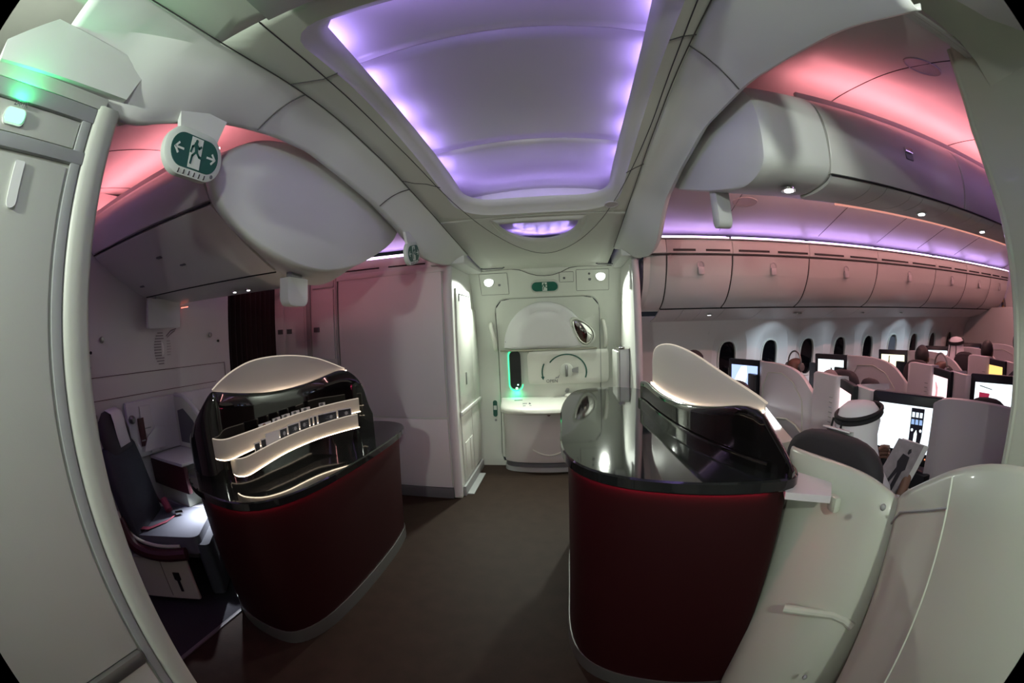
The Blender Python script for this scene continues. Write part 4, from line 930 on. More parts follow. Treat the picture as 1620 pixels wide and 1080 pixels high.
def seated(lab, x, y, ztop, yaw, skinm, topm, hair, group=None, hat=None, phones=False, detail=False, arms='lap', tilt=0.0):
    """seated person; local +x is the direction faced; head top at ztop"""
    pz = ztop-.88
    Vt = [(0, 0, pz), (.0, 0, pz+.16), (-.03, 0, pz+.36), (-.035, 0, pz+.50), (-.02, 0, pz+.595), (.005, 0, pz+.645), (.02, 0, pz+.70), (.025, 0, pz+.78), (.015, 0, pz+.835)]
    Rd_ = [(.15, .12), (.15, .11), (.165, .115), (.12, .085), (.058, .058), (.060, .062), (.074, .086), (.078, .092), (.052, .062)]
    E_ = [(0, 1), (1, 2), (2, 3), (3, 4), (4, 5), (5, 6), (6, 7), (7, 8)]
    for s in (-1, 1):
        k2 = len(Vt); Vt += [(0.05, s*.10, pz-.02), (.44, s*.14, pz+.02), (.47, s*.14, pz-.38), (.60, s*.14, pz-.41)]; Rd_ += [.09, .068, .045, .036]; E_ += [(0, k2), (k2, k2+1), (k2+1, k2+2), (k2+2, k2+3)]
        k2 = len(Vt)
        if arms == 'read': el, wr, hd_ = (.08, s*.25, pz+.27), (.24, s*.18, pz+.52), (.28, s*.155, pz+.58)
        else: el, wr, hd_ = (.04, s*.27, pz+.20), (.26, s*.20, pz+.14), (.34, s*.17, pz+.13)
        Vt += [(-.03, s*.19, pz+.49), el, wr, hd_]; Rd_ += [.058, .042, .028, (.030, .018)]; E_ += [(3, k2), (k2, k2+1), (k2+1, k2+2), (k2+2, k2+3)]
    zn = pz+.585; arm_c = lambda c: c.x > .20 and pz+.05 < c.z < pz+.72 and abs(c.y) > .10
    o = skin_body('person', Vt, E_, Rd_, [topm, skinm], lambda c: 1 if (c.z > zn and abs(c.y) < .12) or (arm_c(c) and (c.z > pz+.10 if arms != 'read' else c.z > pz+.47)) else 0)
    # fingers
    if detail:
        for s in (-1, 1):
            for q in range(4):
                base = V((.29, s*.155, pz+.565+.018*q)); L_ = (.045, .055, .052, .042)[q]
                b = B(); b.tube([base, base+V((.025, -s*.004, .0)), base+V((.035+L_*.3, -s*.022, .0)), base+V((.030+L_*.1, -s*(.022+L_*.5), 0))], [.0095, .009, .0085, .007], 8); b.build('finger', skinm, o)
            base = V((.27, s*.14, pz+.61)); b = B(); b.tube([base, base+V((.02, -s*.02, .02)), base+V((.03, -s*.05, .022))], [.012, .011, .009], 8); b.build('thumb', skinm, o)
    hc = V((.018, 0, pz+.765))
    for s in (-1, 1): B().ell(hc+V((0, s*.083, -.015)), (.020, .010, .032), 10, 8).build('ear', skinm, o)
    B().ell(hc+V((.098, 0, -.015)), (.016, .012, .022), 10, 8).build('nose', skinm, o)
    for s in (-1, 1): B().ell(hc+V((.078, s*.032, .008)), (.014, .014, .009), 10, 8).build('eye', signw, o)
    B().ell(hc+V((.078, 0, -.055)), (.012, .026, .007), 10, 6).build('mouth', burg, o)
    if hair:
        b = B(); vs = []
        rings = []
        for j in range(9):
            th = PI*.62*j/8; r_ = []
            for i in range(20):
                ph = 2*PI*i/20; p = V((math.sin(th)*math.cos(ph), math.sin(th)*math.sin(ph), math.cos(th)))
                cutf = 1.0 if not (p.x > .45 and p.z < .45) else .90
                r_.append(hc+V((p.x*.104*cutf-.006, p.y*.090*cutf, p.z*.114*cutf+.010)))
            rings.append(r_)
        b.loft(rings, True, True, True); b.build('hair', hair, o, ang=80)
    if phones:
        b = B(); b.tube([hc+V((-.0, math.cos(a)*.102, .02+math.sin(a)*.112)) for a in [PI*q/14 for q in range(15)]], .008, 8); b.build('headphone_band', metal, o)
        for s in (-1, 1): B().lathe([(.036, 0), (.038, .01*s), (.034, .028*s), (.01, .03*s)], hc+V((0, s*.092, -.01)), 'Y', 16).build('headphone_cup', metal, o)
    if hat == 'ghutra':
        b = B(); rings = []
        prof = [(.0, .135, .0, .0), (.07, .125, .02, .0), (.10, .10, .03, 0), (.113, .05, .03, 0), (.118, 0, .03, .005), (.128, -.05, .035, .012), (.155, -.10, .055, .020), (.195, -.16, .055, .024), (.235, -.22, .03, .026), (.25, -.27, .02, .03)]
        for r0, dz, bk, wv in prof:
            ring_ = []
            for i in range(40):
                ph = 2*PI*i/40; c_ = math.cos(ph); s_ = math.sin(ph); r1 = r0*(1+wv*4*math.sin(ph*7)*.5)
                k3 = 1-.35*max(0, c_)**2*(1 if dz < .02 else 0)
                ring_.append(hc+V((c_*r1*1.02*k3-bk*.5, s_*r1*.98, dz)))
            rings.append(ring_)
        b.loft(rings, True, True, False); b.build('ghutra', cloth, o, ang=80, solid=.003)
        b = B()
        for dz in (.062, .080): 
            b.tube([hc+V((math.cos(a)*.120-.016, math.sin(a)*.117, dz+.010+.022*math.cos(a))) for a in [2*PI*q/28 for q in range(29)]], .0095, 8)
        b.build('agal', agal, o)
        for s in (-.035, .05):
            b = B(); b.tube([hc+V((-.136, s, .06)), hc+V((-.146, s*1.1, .0)), hc+V((-.178, s*1.2, -.08)), hc+V((-.222, s*1.3, -.15)), hc+V((-.262, s*1.35, -.21))], .006, 6); b.build('agal_cord', agal, o)
    o.location = (x, y, 0); o.rotation_euler = (0, 0, yaw)
    tag(o, lab, 'person', group); return o

# ================================================================== SUITES (forward cabin)
def screen_face(fr, w_, h_, kind, parent):
    cols = {'blue': (.42, .55, 1.0), 'white': (.85, .95, 1.0), 'warm': (1.0, .95, .70), 'orange': (1.0, .62, .18), 'pink': (1.0, .72, .75), 'dim': (.25, .22, .35)}
    s_ = 1.5
    b = B(); b.flat(fr, [(-w_/2, -h_/2), (w_/2, -h_/2), (w_/2, h_/2), (-w_/2, h_/2)], 0, .001)
    o = b.build('screen', emis('screen_'+kind, cols[kind], s_ if kind != 'dim' else .25), parent, False); return o
def blob(fr, pts, d, m, parent, name='screen_image'):
    b = B(); b.flat(fr, pts, d, d+.0006); return b.build(name, m, parent, False)
def monitor(cx, cy, zt, rot, w_, kind, parent, h_=.345):
    """rear-mounted monitor facing -x, turned by rot about z"""
    u = V((math.sin(-rot)*1.0, -math.cos(rot), 0)); fr = Frame((cx, cy, zt-h_/2), u, (0, 0, 1))
    # u runs to the viewer's right (towards -y); normal points to -x
    if fr.n.x > 0: fr.n = -fr.n
    b = B(); b.loft([[fr(a, c, d) for a, c in rrect(-w_/2+i, -h_/2+i, w_/2-i, h_/2-i, .012, 4)] for i, d in ((0, -.035), (0, -.004), (.005, 0))]); o = b.build('monitor', bezel, parent)
    f2 = Frame(fr(0, .005, 0), u, (0, 0, 1)); f2.n = fr.n
    screen_face(f2, w_*.80, h_*.66, kind, o)
    B().ell(f2(w_*.36, -h_*.40, .001), (.004, .004, .004), 8, 6).build('power_lamp', emis('lamp_amber', (1, .25, .1), 2), o)
    return o, f2
def column_shell(cols, lean=(0, 0), z0=.05, name='shell', m=None, parent=None, th=.035, nz=8, bulge=0.0):
    """upright wall given as (x, y, ztop) columns"""
    c2 = smooth_pts(cols, 2); rows = []
    for q in range(nz+1):
        t = q/nz; rows.append([(p.x+(t-1)*lean[0]*p.z, p.y+(t-1)*lean[1]*p.z, lerp(z0, p.z, t)) for p in c2])
    # rolled rim
    cen = V((sum(p.x for p in c2)/len(c2), sum(p.y for p in c2)/len(c2), 0))
    rows.append([(p.x+.012, p.y, p.z+.006) for p in c2]); rows.append([(p.x+.032, p.y, p.z+.002) for p in c2]); rows.append([(p.x+.04, p.y, p.z-.03) for p in c2])
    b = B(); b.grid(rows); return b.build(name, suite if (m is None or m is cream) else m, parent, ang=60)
def headrest(cx, cy, zt, yaw, parent, w_=.30, anti=True, x0_=-.055):
    M_ = Matrix.Translation((cx, cy, zt)) @ Matrix.Rotation(yaw, 4, 'Z'); b = B()
    rg = []
    for d, s in ((-.05, .82), (-.035, .97), (0, 1.0), (.03, .96), (.045, .8)):
        rg.append([M_ @ V((d, w_/2*s*math.copysign(abs(math.cos(a))**.7, math.cos(a)), -.16+.16*s*math.copysign(abs(math.sin(a))**.8, math.sin(a)))) for a in [2*PI*q/28 for q in range(28)]])
    b.loft(rg); o = b.build('headrest', fabh, parent, ang=60)
    if anti:
        b = B(); b.grid([[M_ @ V((x, s*w_*.30, z)) for s in ((-1, -.5, 0, .5, 1) if x0_ < 0 else (-.35, -.1, .1, .3, .6))] for x, z in ((x0_, -.03 if x0_ < 0 else .006), (max(x0_+.001, -.045), .006), (max(x0_+.002, 0), .010), (.045, .004), (.055, -.20))]); b.build('antimacassar', paper, o, ang=80, solid=.002)
    return o
def seat_inside(cx, cy, zt, yaw, parent, anti=True):
    headrest(cx, cy, zt, yaw, parent, .34, anti)
    M_ = Matrix.Translation((cx, cy, 0)) @ Matrix.Rotation(yaw, 4, 'Z')
    B().box((-.07, -.25, .42), (.05, .25, zt-.28), .04, mtx=M_).build('backrest', fabd, parent)
    B().box((.0, -.26, .33), (.52, .26, .45), .04, mtx=M_).build('seat_cushion', fabd, parent)
    B().box((-.02, -.34, .05), (.50, .34, .33), .02, mtx=M_).build('seat_base', greyd, parent)
def win_suite(x, kind, lab, yaw=-.45, mon_rot=-math.radians(24), seat=True):
    t = thing('suite_seat', lab, 'seat', (x, 3.3, 0), 'window side suites')
    k_ = 1.0
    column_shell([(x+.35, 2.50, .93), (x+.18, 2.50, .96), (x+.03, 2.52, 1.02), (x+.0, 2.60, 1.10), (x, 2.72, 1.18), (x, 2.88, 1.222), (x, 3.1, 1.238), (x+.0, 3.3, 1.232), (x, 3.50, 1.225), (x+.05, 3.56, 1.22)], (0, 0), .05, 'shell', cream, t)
    B().tube([(x-.004, 3.44, .62), (x-.006, 3.40, 1.02), (x-.006, 3.30, 1.15), (x-.006, 3.05, 1.17), (x-.006, 2.85, 1.12), (x-.004, 2.70, 1.0), (x-.002, 2.66, .70)], .004, 5).build('moulding', cream, t)
    b = B(); b.tube([(x-.012, 3.08, .80), (x-.016, 2.9, .83), (x-.016, 2.75, .81), (x-.010, 2.60, .75)], .012, 8, sy=.7); b.build('grab_ridge', cream, t)
    mo, fr = monitor(x-.04, 3.76, 1.224, mon_rot, .44, kind, t)
    B().box((x-.02, 3.55, .05), (x+.03, 4.25, 1.10), .01).build('support', bezel, t)
    B().box((x-.42, 3.62, .70), (x-.02, 4.45, .76), .015).build('side_table', greyd, t)
    B().box((x-.40, 3.95, .05), (x-.02, 4.45, .70), .015).build('side_cabinet', cream, t)
    return t, mo, fr
def seat_for(t, x, y, z, yaw, anti=True):
    seat_inside(x, y, z, yaw, t, anti)
def ctr_b(x, kind, lab):
    t = thing('suite_seat', lab, 'seat', (x, 2.25, 0), 'centre suites, far side')
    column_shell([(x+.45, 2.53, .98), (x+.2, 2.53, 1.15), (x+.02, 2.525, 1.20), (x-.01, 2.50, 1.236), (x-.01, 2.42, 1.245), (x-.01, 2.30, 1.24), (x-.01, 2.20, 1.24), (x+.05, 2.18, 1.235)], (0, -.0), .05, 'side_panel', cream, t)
    for q in range(9): B().box((x-.014, 2.235+.004*(q % 3), 1.10-q*.032), (x-.010, 2.275, 1.106-q*.032), .001).build('vent_slit', grey, t, False)
    B().box((x-.016, 2.24, .80), (x-.010, 2.27, .815), .002).build('socket', slotm, t, False)
    mo, fr = monitor(x-.02, 2.10, 1.226, math.radians(22), .42, kind, t)
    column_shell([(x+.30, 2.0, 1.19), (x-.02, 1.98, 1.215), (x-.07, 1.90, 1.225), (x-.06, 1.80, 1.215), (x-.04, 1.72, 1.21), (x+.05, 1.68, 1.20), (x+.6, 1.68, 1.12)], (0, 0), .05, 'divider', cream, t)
    B().box((x-.02, 1.75, .05), (x+.05, 2.30, .86), .01).build('support', bezel, t)
    return t, mo, fr
def ctr_a(x, kind, lab):
    t = thing('suite_seat', lab, 'seat', (x, 1.2, 0), 'centre suites, near side')
    mo, fr = monitor(x+.0, 1.51, 1.228, -math.radians(23), .46, kind, t)
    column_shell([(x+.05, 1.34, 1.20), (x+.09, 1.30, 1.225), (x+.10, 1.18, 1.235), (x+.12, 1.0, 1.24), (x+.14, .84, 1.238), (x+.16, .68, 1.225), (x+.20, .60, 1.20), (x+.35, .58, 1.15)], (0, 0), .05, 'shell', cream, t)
    for q in range(11): B().box((x+.103, 1.235-.004*(q % 3), 1.12-q*.030), (x+.108, 1.275, 1.126-q*.030), .001).build('vent_slit', grey, t, False)
    B().box((x+.100, 1.24, .78), (x+.107, 1.27, .795), .002).build('socket', slotm, t, False)
    B().box((x+.02, 1.30, .05), (x+.08, 1.72, .86), .01).build('support', bezel, t)
    B().box((x-.10, 1.05, .74), (x+.12, 1.45, .77), .01).build('shelf', cream, t)
    return t, mo, fr
BPL = [(-1.285, 2.525), (-1.31, 2.515), (-1.335, 2.505), (-1.39, 2.482), (-1.445, 2.42), (-1.52, 2.30), (-1.565, 2.135), (-1.595, 1.845), (-1.60, 1.58), (-1.625, 1.436), (-1.65, 1.405), (-1.69, 1.372), (-1.77, 1.366), (-1.87, 1.39), (-1.95, 1.45)]
BZL = [1.06, 1.13, 1.26, 1.335, 1.375, 1.337, 1.306, 1.298, 1.329, 1.354, 1.362, 1.295, 1.21, 1.12, 1.06]
def board2(pts, zs, z0, th_, name, m, parent, off=0.0, fl=None):
    p2 = []; L = [0]
    P3 = smooth_pts([(x, y, z) for (x, y), z in zip(pts, zs)], 2)
    cols = []
    for i, p in enumerate(P3):
        a = P3[max(0, i-1)]; c = P3[min(len(P3)-1, i+1)]; t = V((c.x-a.x, c.y-a.y, 0)).normalized(); nn = V((-t.y, t.x, 0))
        o_ = V((p.x, p.y, 0))+nn*off; z1 = p.z; zb = z0 if fl is None else fl(i/(len(P3)-1))
        zs_ = [lerp(zb, z1-.008, q/6) for q in range(7)]
        cols.append([o_-nn*th_/2+V((0, 0, z)) for z in zs_]+[o_-nn*th_*.25+V((0, 0, z1)), o_+nn*th_*.25+V((0, 0, z1))]+[o_+nn*th_/2+V((0, 0, z)) for z in zs_[::-1]])
    b = B(); b.loft(cols); return b.build(name, m, parent, ang=50)
lb = thing('display_board', 'curved glossy black backboard with two glowing leaflet shelves', 'display stand', (-1.6, 1.9, LZ))
board2(BPL, BZL, LZ, .022, 'backboard', gloss, lb)
SPL = [(-1.446, 2.464), (-1.51, 2.367), (-1.558, 2.288), (-1.602, 2.135), (-1.632, 1.946), (-1.635, 1.733), (-1.636, 1.582), (-1.648, 1.484), (-1.665, 1.430)]
SZL = [1.371, 1.422, 1.457, 1.484, 1.494, 1.485, 1.448, 1.403, 1.362]
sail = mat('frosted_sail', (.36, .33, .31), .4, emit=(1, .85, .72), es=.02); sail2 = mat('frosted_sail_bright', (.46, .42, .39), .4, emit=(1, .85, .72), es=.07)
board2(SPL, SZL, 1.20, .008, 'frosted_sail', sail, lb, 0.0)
def strip_along(pts, zf, r, m, parent, name='led_strip', dx=0, dy=0):
    b = B(); b.tube([(x+dx, y+dy, zf(i/(len(pts)-1))) for i, (x, y) in enumerate(pts)], r, 5); return b.build(name, m, parent)
bz = [(0, 1.372), (.12, 1.345), (.25, 1.312), (.40, 1.298), (.6, 1.296), (.75, 1.30), (.88, 1.325), (1, 1.350)]
SP2 = [(p.x, p.y) for p in smooth_pts([(x, y, 0) for x, y in SPL], 2)]
b = B(); b.tube([(x+.014, y-.004, interp(bz, i/(len(SP2)-1))-.012) for i, (x, y) in enumerate(SP2)], .004, 5); b.build('led_strip', led_sail, lb)
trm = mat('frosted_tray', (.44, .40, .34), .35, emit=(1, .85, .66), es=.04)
def tray(path, z0, z1, ret, parent, nm):
    P3 = smooth_pts([(x, y, z) for (x, y), z in zip(path, z1)], 2); P_ = [(p.x, p.y) for p in P3]; ZT = [p.z for p in P3]; ZB = [p.z for p in smooth_pts([(x, y, z) for (x, y), z in zip(path, z0)], 2)]
    b = B(); cols = []
    for i, (x, y) in enumerate(P_):
        a = P_[max(0, i-1)]; c = P_[min(len(P_)-1, i+1)]; t = V((c[0]-a[0], c[1]-a[1], 0)).normalized(); nn = V((-t.y, t.x, 0))*.004
        if nn.x < 0 and False: nn = -nn
        p = V((x, y, 0)); cols.append([p-nn+V((0, 0, ZB[i])), p+nn+V((0, 0, ZB[i])), p+nn+V((0, 0, ZT[i])), p-nn+V((0, 0, ZT[i]))])
    b.loft(cols); o = b.build(nm, trm, parent, ang=50)
    # floor of the tray back to the board
    PZ = [(x, y, z) for (x, y), z in zip(P_, ZB)]; fl = B(); fl.loft([[(x, y, z+q) for x, y, z in PZ]+[(x-.085, y+.02, z+q) for x, y, z in PZ[::-1]] for q in (.004, .010)]); fl.build('tray_floor', gloss, parent, ang=40)
    b = B(); b.tube([(x+.010, y-.005, z-.002) for x, y, z in PZ], .0026, 5); b.build('led_strip', led_warm, parent)
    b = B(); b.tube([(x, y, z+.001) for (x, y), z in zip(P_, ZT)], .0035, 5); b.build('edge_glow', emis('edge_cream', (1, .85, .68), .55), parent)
    return P_
UPT = [(-1.311, 2.385), (-1.375, 2.30), (-1.451, 2.158), (-1.495, 1.98), (-1.505, 1.829), (-1.500, 1.544), (-1.515, 1.44), (-1.56, 1.38), (-1.64, 1.375), (-1.70, 1.40)]
UZT = [1.186, 1.180, 1.170, 1.162, 1.157, 1.152, 1.146, 1.132, 1.128, 1.128]; UZB = [1.105, 1.096, 1.083, 1.078, 1.075, 1.066, 1.056, 1.035, 1.030, 1.030]
LOT = [(-1.289, 2.31), (-1.355, 2.20), (-1.417, 2.02), (-1.437, 1.84), (-1.439, 1.67), (-1.45, 1.50), (-1.475, 1.42), (-1.53, 1.40), (-1.58, 1.42)]
LZT = [1.099, 1.092, 1.083, 1.079, 1.075, 1.058, 1.042, 1.036, 1.036]; LZB = [1.019, 1.014, 1.009, 1.006, 1.002, .980, .958, .953, .953]
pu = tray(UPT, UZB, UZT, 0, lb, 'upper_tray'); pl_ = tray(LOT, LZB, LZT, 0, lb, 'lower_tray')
# leaflets in the lower tray and booklets in the upper
dk = mat('leaflet_navy', (.020, .024, .030), .4, var=.5, vscale=40); wp = mat('leaflet_white', (.62, .60, .60), .6)
pol = [(p.x-.022, p.y+.006, 0) for p in resample([(x, y, 0) for x, y in LOT[:6]], 60)] if False else [V((p.x-.026, p.y+.006, 0)) for p in resample([(x, y, 0) for x, y in LOT[:6]], 101)]
def card(i0, i1, z0, z1, pl, m, lab, group, cov=None, back=-.0):
    a, c = pl[i0], pl[i1]; t = (c-a); L_ = t.length; t.normalize(); fr = Frame(a, t, (0, 0, 1)); 
    if fr.n.x < 0: fr.n = -fr.n
    th = thing('leaflet', lab, 'leaflet', tuple(fr(L_/2, z0)), group)
    b = B(); b.flat(fr, [(0, z0), (L_, z0), (L_, z1), (0, z1)], -.004, 0); b.build('paper_stack', wp, th, False)
    if cov:
        b = B(); b.flat(fr, [(.006, z0), (L_-.003, z0), (L_-.003, z1-.006), (.006, z1-.006)], 0, .0012); b.build('cover', cov, th, False)
        if i1-i0 > 6:
            b = B()
            for q in range(5): b.flat(fr, [(.02, z1-.022-q*.012), (L_*random.uniform(.45, .85), z1-.022-q*.012), (L_*.6, z1-.025-q*.012), (.02, z1-.025-q*.012)], .0012, .0018)
            b.build('print_lines', mat('print_grey', (.16, .17, .18), .5), th, False)
            b = B(); q0 = L_*random.uniform(.3, .6); b.flat(fr, [(q0+.012*math.cos(a_), z1-.030+.012*math.sin(a_)) for a_ in [2*PI*k2/10 for k2 in range(10)]], .002, .0025); b.build('print_spot', mat('print_pale', (.30, .31, .32), .5), th, False)
for i0, i1, c_, lab in ((2, 14, dk, 'dark leaflet at the right end of the lower shelf'), (15, 33, dk, 'wide dark leaflet second from the right on the lower shelf'), (34, 37, dk, 'narrow dark leaflet edge right of the middle of the lower shelf'), (38, 41, dk, 'second narrow dark leaflet edge on the lower shelf'), (42, 52, dk, 'dark square leaflet at the middle of the lower shelf'), (53, 65, dk, 'dark leaflet left of the middle on the lower shelf'), (66, 74, dk, 'dark leaflet beside the blank white sheet'), (75, 88, None, 'blank white sheet standing on the lower shelf'), (88, 93, dk, 'narrow dark leaflet left of the blank white sheet'), (94, 99, dk, 'dark leaflet at the left end of the lower shelf')):
    card(i0, i1, 1.03, interp([(0, 1.145), (50, 1.132), (80, 1.118), (100, 1.090)], (i0+i1)/2)+(.006 if c_ is None else 0), pol, wp, lab, 'leaflets on the lower glowing shelf', c_)
pou = [V((p.x-.020, p.y+.006, 0)) for p in resample([(x, y, 0) for x, y in UPT[:6]], 101)]
tan = mat('cup_brown', (.20, .10, .06), .4)
for k2, (i0, i1, lab) in enumerate(((26, 31, 'small booklet standing highest at the right of the upper shelf'), (40, 48, 'small patterned booklet, right of the middle of the upper shelf'), (50, 58, 'small patterned booklet at the middle of the upper shelf'), (60, 68, 'small patterned booklet left of the middle of the upper shelf'), (70, 78, 'small patterned booklet, second from the left of the upper shelf'), (80, 92, 'pale booklet with a brown spot at the left of the upper shelf'))):
    a, c = pou[i0], pou[i1]; fr = Frame(a, c-a, (0, 0, 1)); L_ = (c-a).length
    if fr.n.x < 0: fr.n = -fr.n
    t = thing('booklet', lab, 'booklet', tuple(fr(L_/2, 1.1)), 'booklets on the upper glowing shelf'); zb_ = interp([(0, 1.186), (25, 1.176), (50, 1.162), (75, 1.154), (100, 1.140)], (i0+i1)/2)+.016
    b = B(); b.flat(fr, [(0, 1.096), (L_, 1.096), (L_, zb_), (0, zb_)], -.006, 0); b.build('pages', wp, t, False)
    b = B(); b.flat(fr, [(L_*.6+.014*math.cos(q), zb_-.010+.008*math.sin(q)) for q in [2*PI*k3/12 for k3 in range(12)]], 0, .001); b.build('cover_spot', tan if k2 in (5,) else greyd, t, False)
# --- right board and sail
BPR = [(.47, 2.60), (.485, 2.52), (.49, 2.18), (.515, 1.84), (.565, 1.58), (.65, 1.31), (.69, 1.225), (.715, 1.165), (.735, 1.14)]
BZR = [1.235, 1.245, 1.222, 1.232, 1.261, 1.318, 1.225, 1.165, 1.12]
rb = thing('display_board', 'curved glossy black screen carrying a glowing cream sail on the right counter', 'display stand', (.58, 1.8, RZ))
board2(BPR, BZR, RZ, .030, 'backboard', gloss, rb)
board2([(x-.024, y-.008) for x, y in BPR[:7]], [RZ+.035]*7, RZ, .012, 'base_rail', gloss, rb)
SPR = [(.495, 2.56), (.496, 2.52), (.498, 2.18), (.525, 1.84), (.578, 1.58), (.635, 1.36), (.655, 1.305)]
SZR = [1.36, 1.446, 1.489, 1.465, 1.395, 1.338, 1.315]
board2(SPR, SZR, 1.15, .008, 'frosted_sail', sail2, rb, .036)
bzr = [(0, 1.24), (.15, 1.228), (.35, 1.220), (.55, 1.232), (.75, 1.262), (1, 1.30)]
SP3 = [(p.x, p.y) for p in smooth_pts([(x, y, 0) for x, y in SPR], 2)]
b = B(); b.tube([(x+.025, y+.004, interp(bzr, i/(len(SP3)-1))-.010) for i, (x, y) in enumerate(SP3)], .004, 5); b.build('led_strip', led_sail, rb)
for o_, P_, Z_, cm in ((lb, SPL, SZL, 0), (rb, SPR, SZR, .036)):
    q = smooth_pts([(x+cm, y, z) for (x, y), z in zip(P_, Z_)], 2); b = B(); b.tube([(p.x, p.y, p.z+.001) for p in q], .004, 6); b.build('edge_glow', emis('edge_cream', (1, .85, .68), .55), o_)
# --- rows of suites
t1, m1, f1 = win_suite(1.75, 'blue', 'window side suite nearest the bar, pale blue screen at its left')
blob(f1, [(-.17, -.11), (-.10, .02), (-.04, .10), (.03, .11), (.04, .02), (.0, -.08)], .0012, emis('screen_bright', (.9, .95, 1), 2.0), m1)
t2, m2, f2 = win_suite(2.86, 'white', 'window side suite in the second row with a white screen')
for q in range(3): blob(f2, [(.0+q*.05, .0), (.02+q*.05, .0), (.02+q*.05, .03), (.0+q*.05, .03)], .0012, greyd, m2)
t3, m3, f3 = win_suite(3.95, 'warm', 'window side suite in the third row, screen showing a figure in a robe')
blob(f3, [(-.10, -.11), (-.02, -.11), (-.025, -.03), (-.045, .01), (-.05, .06), (-.045, .10), (-.06, .10), (-.065, .05), (-.075, .01), (-.10, -.03)], .0012, mat('screen_robe', (.10, .10, .09), .6), m3)
t4, m4, f4 = win_suite(5.02, 'white', 'window side suite in the fourth row with a thin bright screen')
t5, m5, f5 = win_suite(6.12, 'dim', 'farthest window side suite with a dim bluish screen')
blob(f5, [(.05, -.08), (.13, -.09), (.14, .0), (.09, .03), (.05, .0)], .0012, emis('screen_bright', (.9, .95, 1), 2.0), m5)
t6, m6, f6 = ctr_b(1.72, 'pink', 'centre suite with an angled pink and cream screen and slitted side panel')
t7, m7, f7 = ctr_b(2.84, 'pink', 'centre far side suite in the second row with a pale pink screen')
blob(f7, [(-.05, -.10), (-.03, .0), (-.05, .06), (-.04, .07), (.0, .03), (.0, -.02), (-.01, -.10)], .0012, emis('screen_rose', (1, .45, .5), .9), m7)
t8, m8, f8 = ctr_b(4.0, 'orange', 'centre far side suite in the third row with an orange screen')
t9, m9, f9 = ctr_a(1.72, 'white', 'centre suite in front of the reading man with the biggest white screen')
dkb = mat('screen_navy', (.01, .012, .03), .4)
blob(f9, [(.035, .105), (.120, .105), (.120, -.03), (.115, -.075), (.098, -.085), (.092, -.09), (.088, -.06), (.088, -.02), (.080, .0), (.068, -.02), (.068, -.08), (.050, -.085), (.038, -.06)], .0012, dkb, m9)
for q in range(3): blob(f9, [(.042+q*.025, .06), (.060+q*.025, .06), (.060+q*.025, .085), (.042+q*.025, .085)], .002, emis('screen_white2', (.8, .9, 1), 1.2), m9); blob(f9, [(.042+q*.026, .025), (.062+q*.026, .025), (.060+q*.026, .050), (.042+q*.026, .050)], .002, emis('screen_sky', (.4, .6, 1), .9), m9)
for q in (.052, .108): blob(f9, [(q+.008*math.cos(a), -.003+.008*math.sin(a)) for a in [2*PI*k2/12 for k2 in range(12)]], .002, emis('screen_white2', (.8, .9, 1), 1.2), m9)
t10, m10, f10 = ctr_a(2.90, 'white', 'centre near side suite in the second row, screen with a maroon shape')
blob(f10, [(-.14, .05), (-.04, .045), (-.05, .01), (-.09, .0), (-.10, -.03), (-.14, -.02)], .0012, emis('screen_maroon', (.45, .03, .08), .8), m10)
blob(f10, [(-.14, .09), (-.02, .07), (-.02, .075), (-.14, .096)], .0012, greyd, m10)
t11, m11, f11 = ctr_a(4.02, 'white', 'centre near side suite in the third row, at the right edge')
for t, cx, cy, z, yw2 in ((t1, .0, 0, 0, 0),): pass
# seat backs that belong to the people and the empty places
def seat_row(cx, cy, zt, yaw, lab, anti=False, grp=None):
    t = thing('seat', lab, 'seat', (cx, cy, 0), grp); seat_inside(cx, cy, zt, yaw, t, anti); return t
seat_row(1.16, 2.72, 1.195, .35, 'dark headrest silhouetted against the blue screen nearest the bar')
seat_row(2.28, 2.83, 1.19, .35, 'dark seat of the second row window suite')
seat_row(3.36, 2.83, 1.21, .35, 'dark seat of the third row window suite')
seat_row(4.46, 2.86, 1.23, .35, 'dark seat of the fourth row window suite')
seat_row(2.22, 1.20, 1.20, .3, 'round dark headrest before the screen at the right edge', False)
seat_row(3.35, 1.24, 1.20, .3, 'dark seat in the third row of the near centre suites')
seat_row(3.35, 2.42, 1.20, -.3, 'dark seat in the third row of the far centre suites')
seat_row(2.24, 2.40, 1.17, -.3, 'dark seat in the second row of the far centre suites')
# passengers
seated('bald passenger with headphones in the first window suite, seen from behind', 2.14, 3.50, 1.284, .15, skin2, clothb, None, None, None, True)
pw = thing('pillow', 'rounded grey pillow standing before the white screen of the second row', 'pillow', (2.2, 2.93, 1.06)); B().ell((2.2, 2.93, 1.09), (.085, .115, .095), 20, 14).build('cover', hairg, pw); B().tube([(2.2+.09*math.cos(a), 2.93+.12*math.sin(a), 1.075) for a in [2*PI*q/24 for q in range(25)]], .006, 6).build('piping', greyd, pw)
seated('passenger with dark hair low before the bright fourth row screen', 3.62, 2.98, 1.32, .35, skin, cloth, hairm)
seated('bald passenger with headphones in the third row centre suite', 3.20, 2.38, 1.285, -.2, skin2, clothb, None, None, None, True)
seated('distant passenger with a white head cloth by the last windows', 4.55, 3.08, 1.36, .3, skin, cloth, None, None, 'ghutra')
seated('distant passenger with thick dark hair in the far centre rows', 4.45, 2.48, 1.36, -.1, skin2, clothb, hairm)
seated('distant dark haired passenger beside the right edge wall', 4.05, 1.78, 1.49, -.1, skin2, clothb, hairm)
seated('dark haired passenger at the window, only hair showing over the glowing sail', 1.02, 3.30, 1.36, .35, skin, clothb, hairm)
man = seated('man in white robe and head cloth with black cord, reading a magazine', 1.30, 1.47, 1.225, -.14, skin, cloth, None, None, 'ghutra', False, True, 'read')
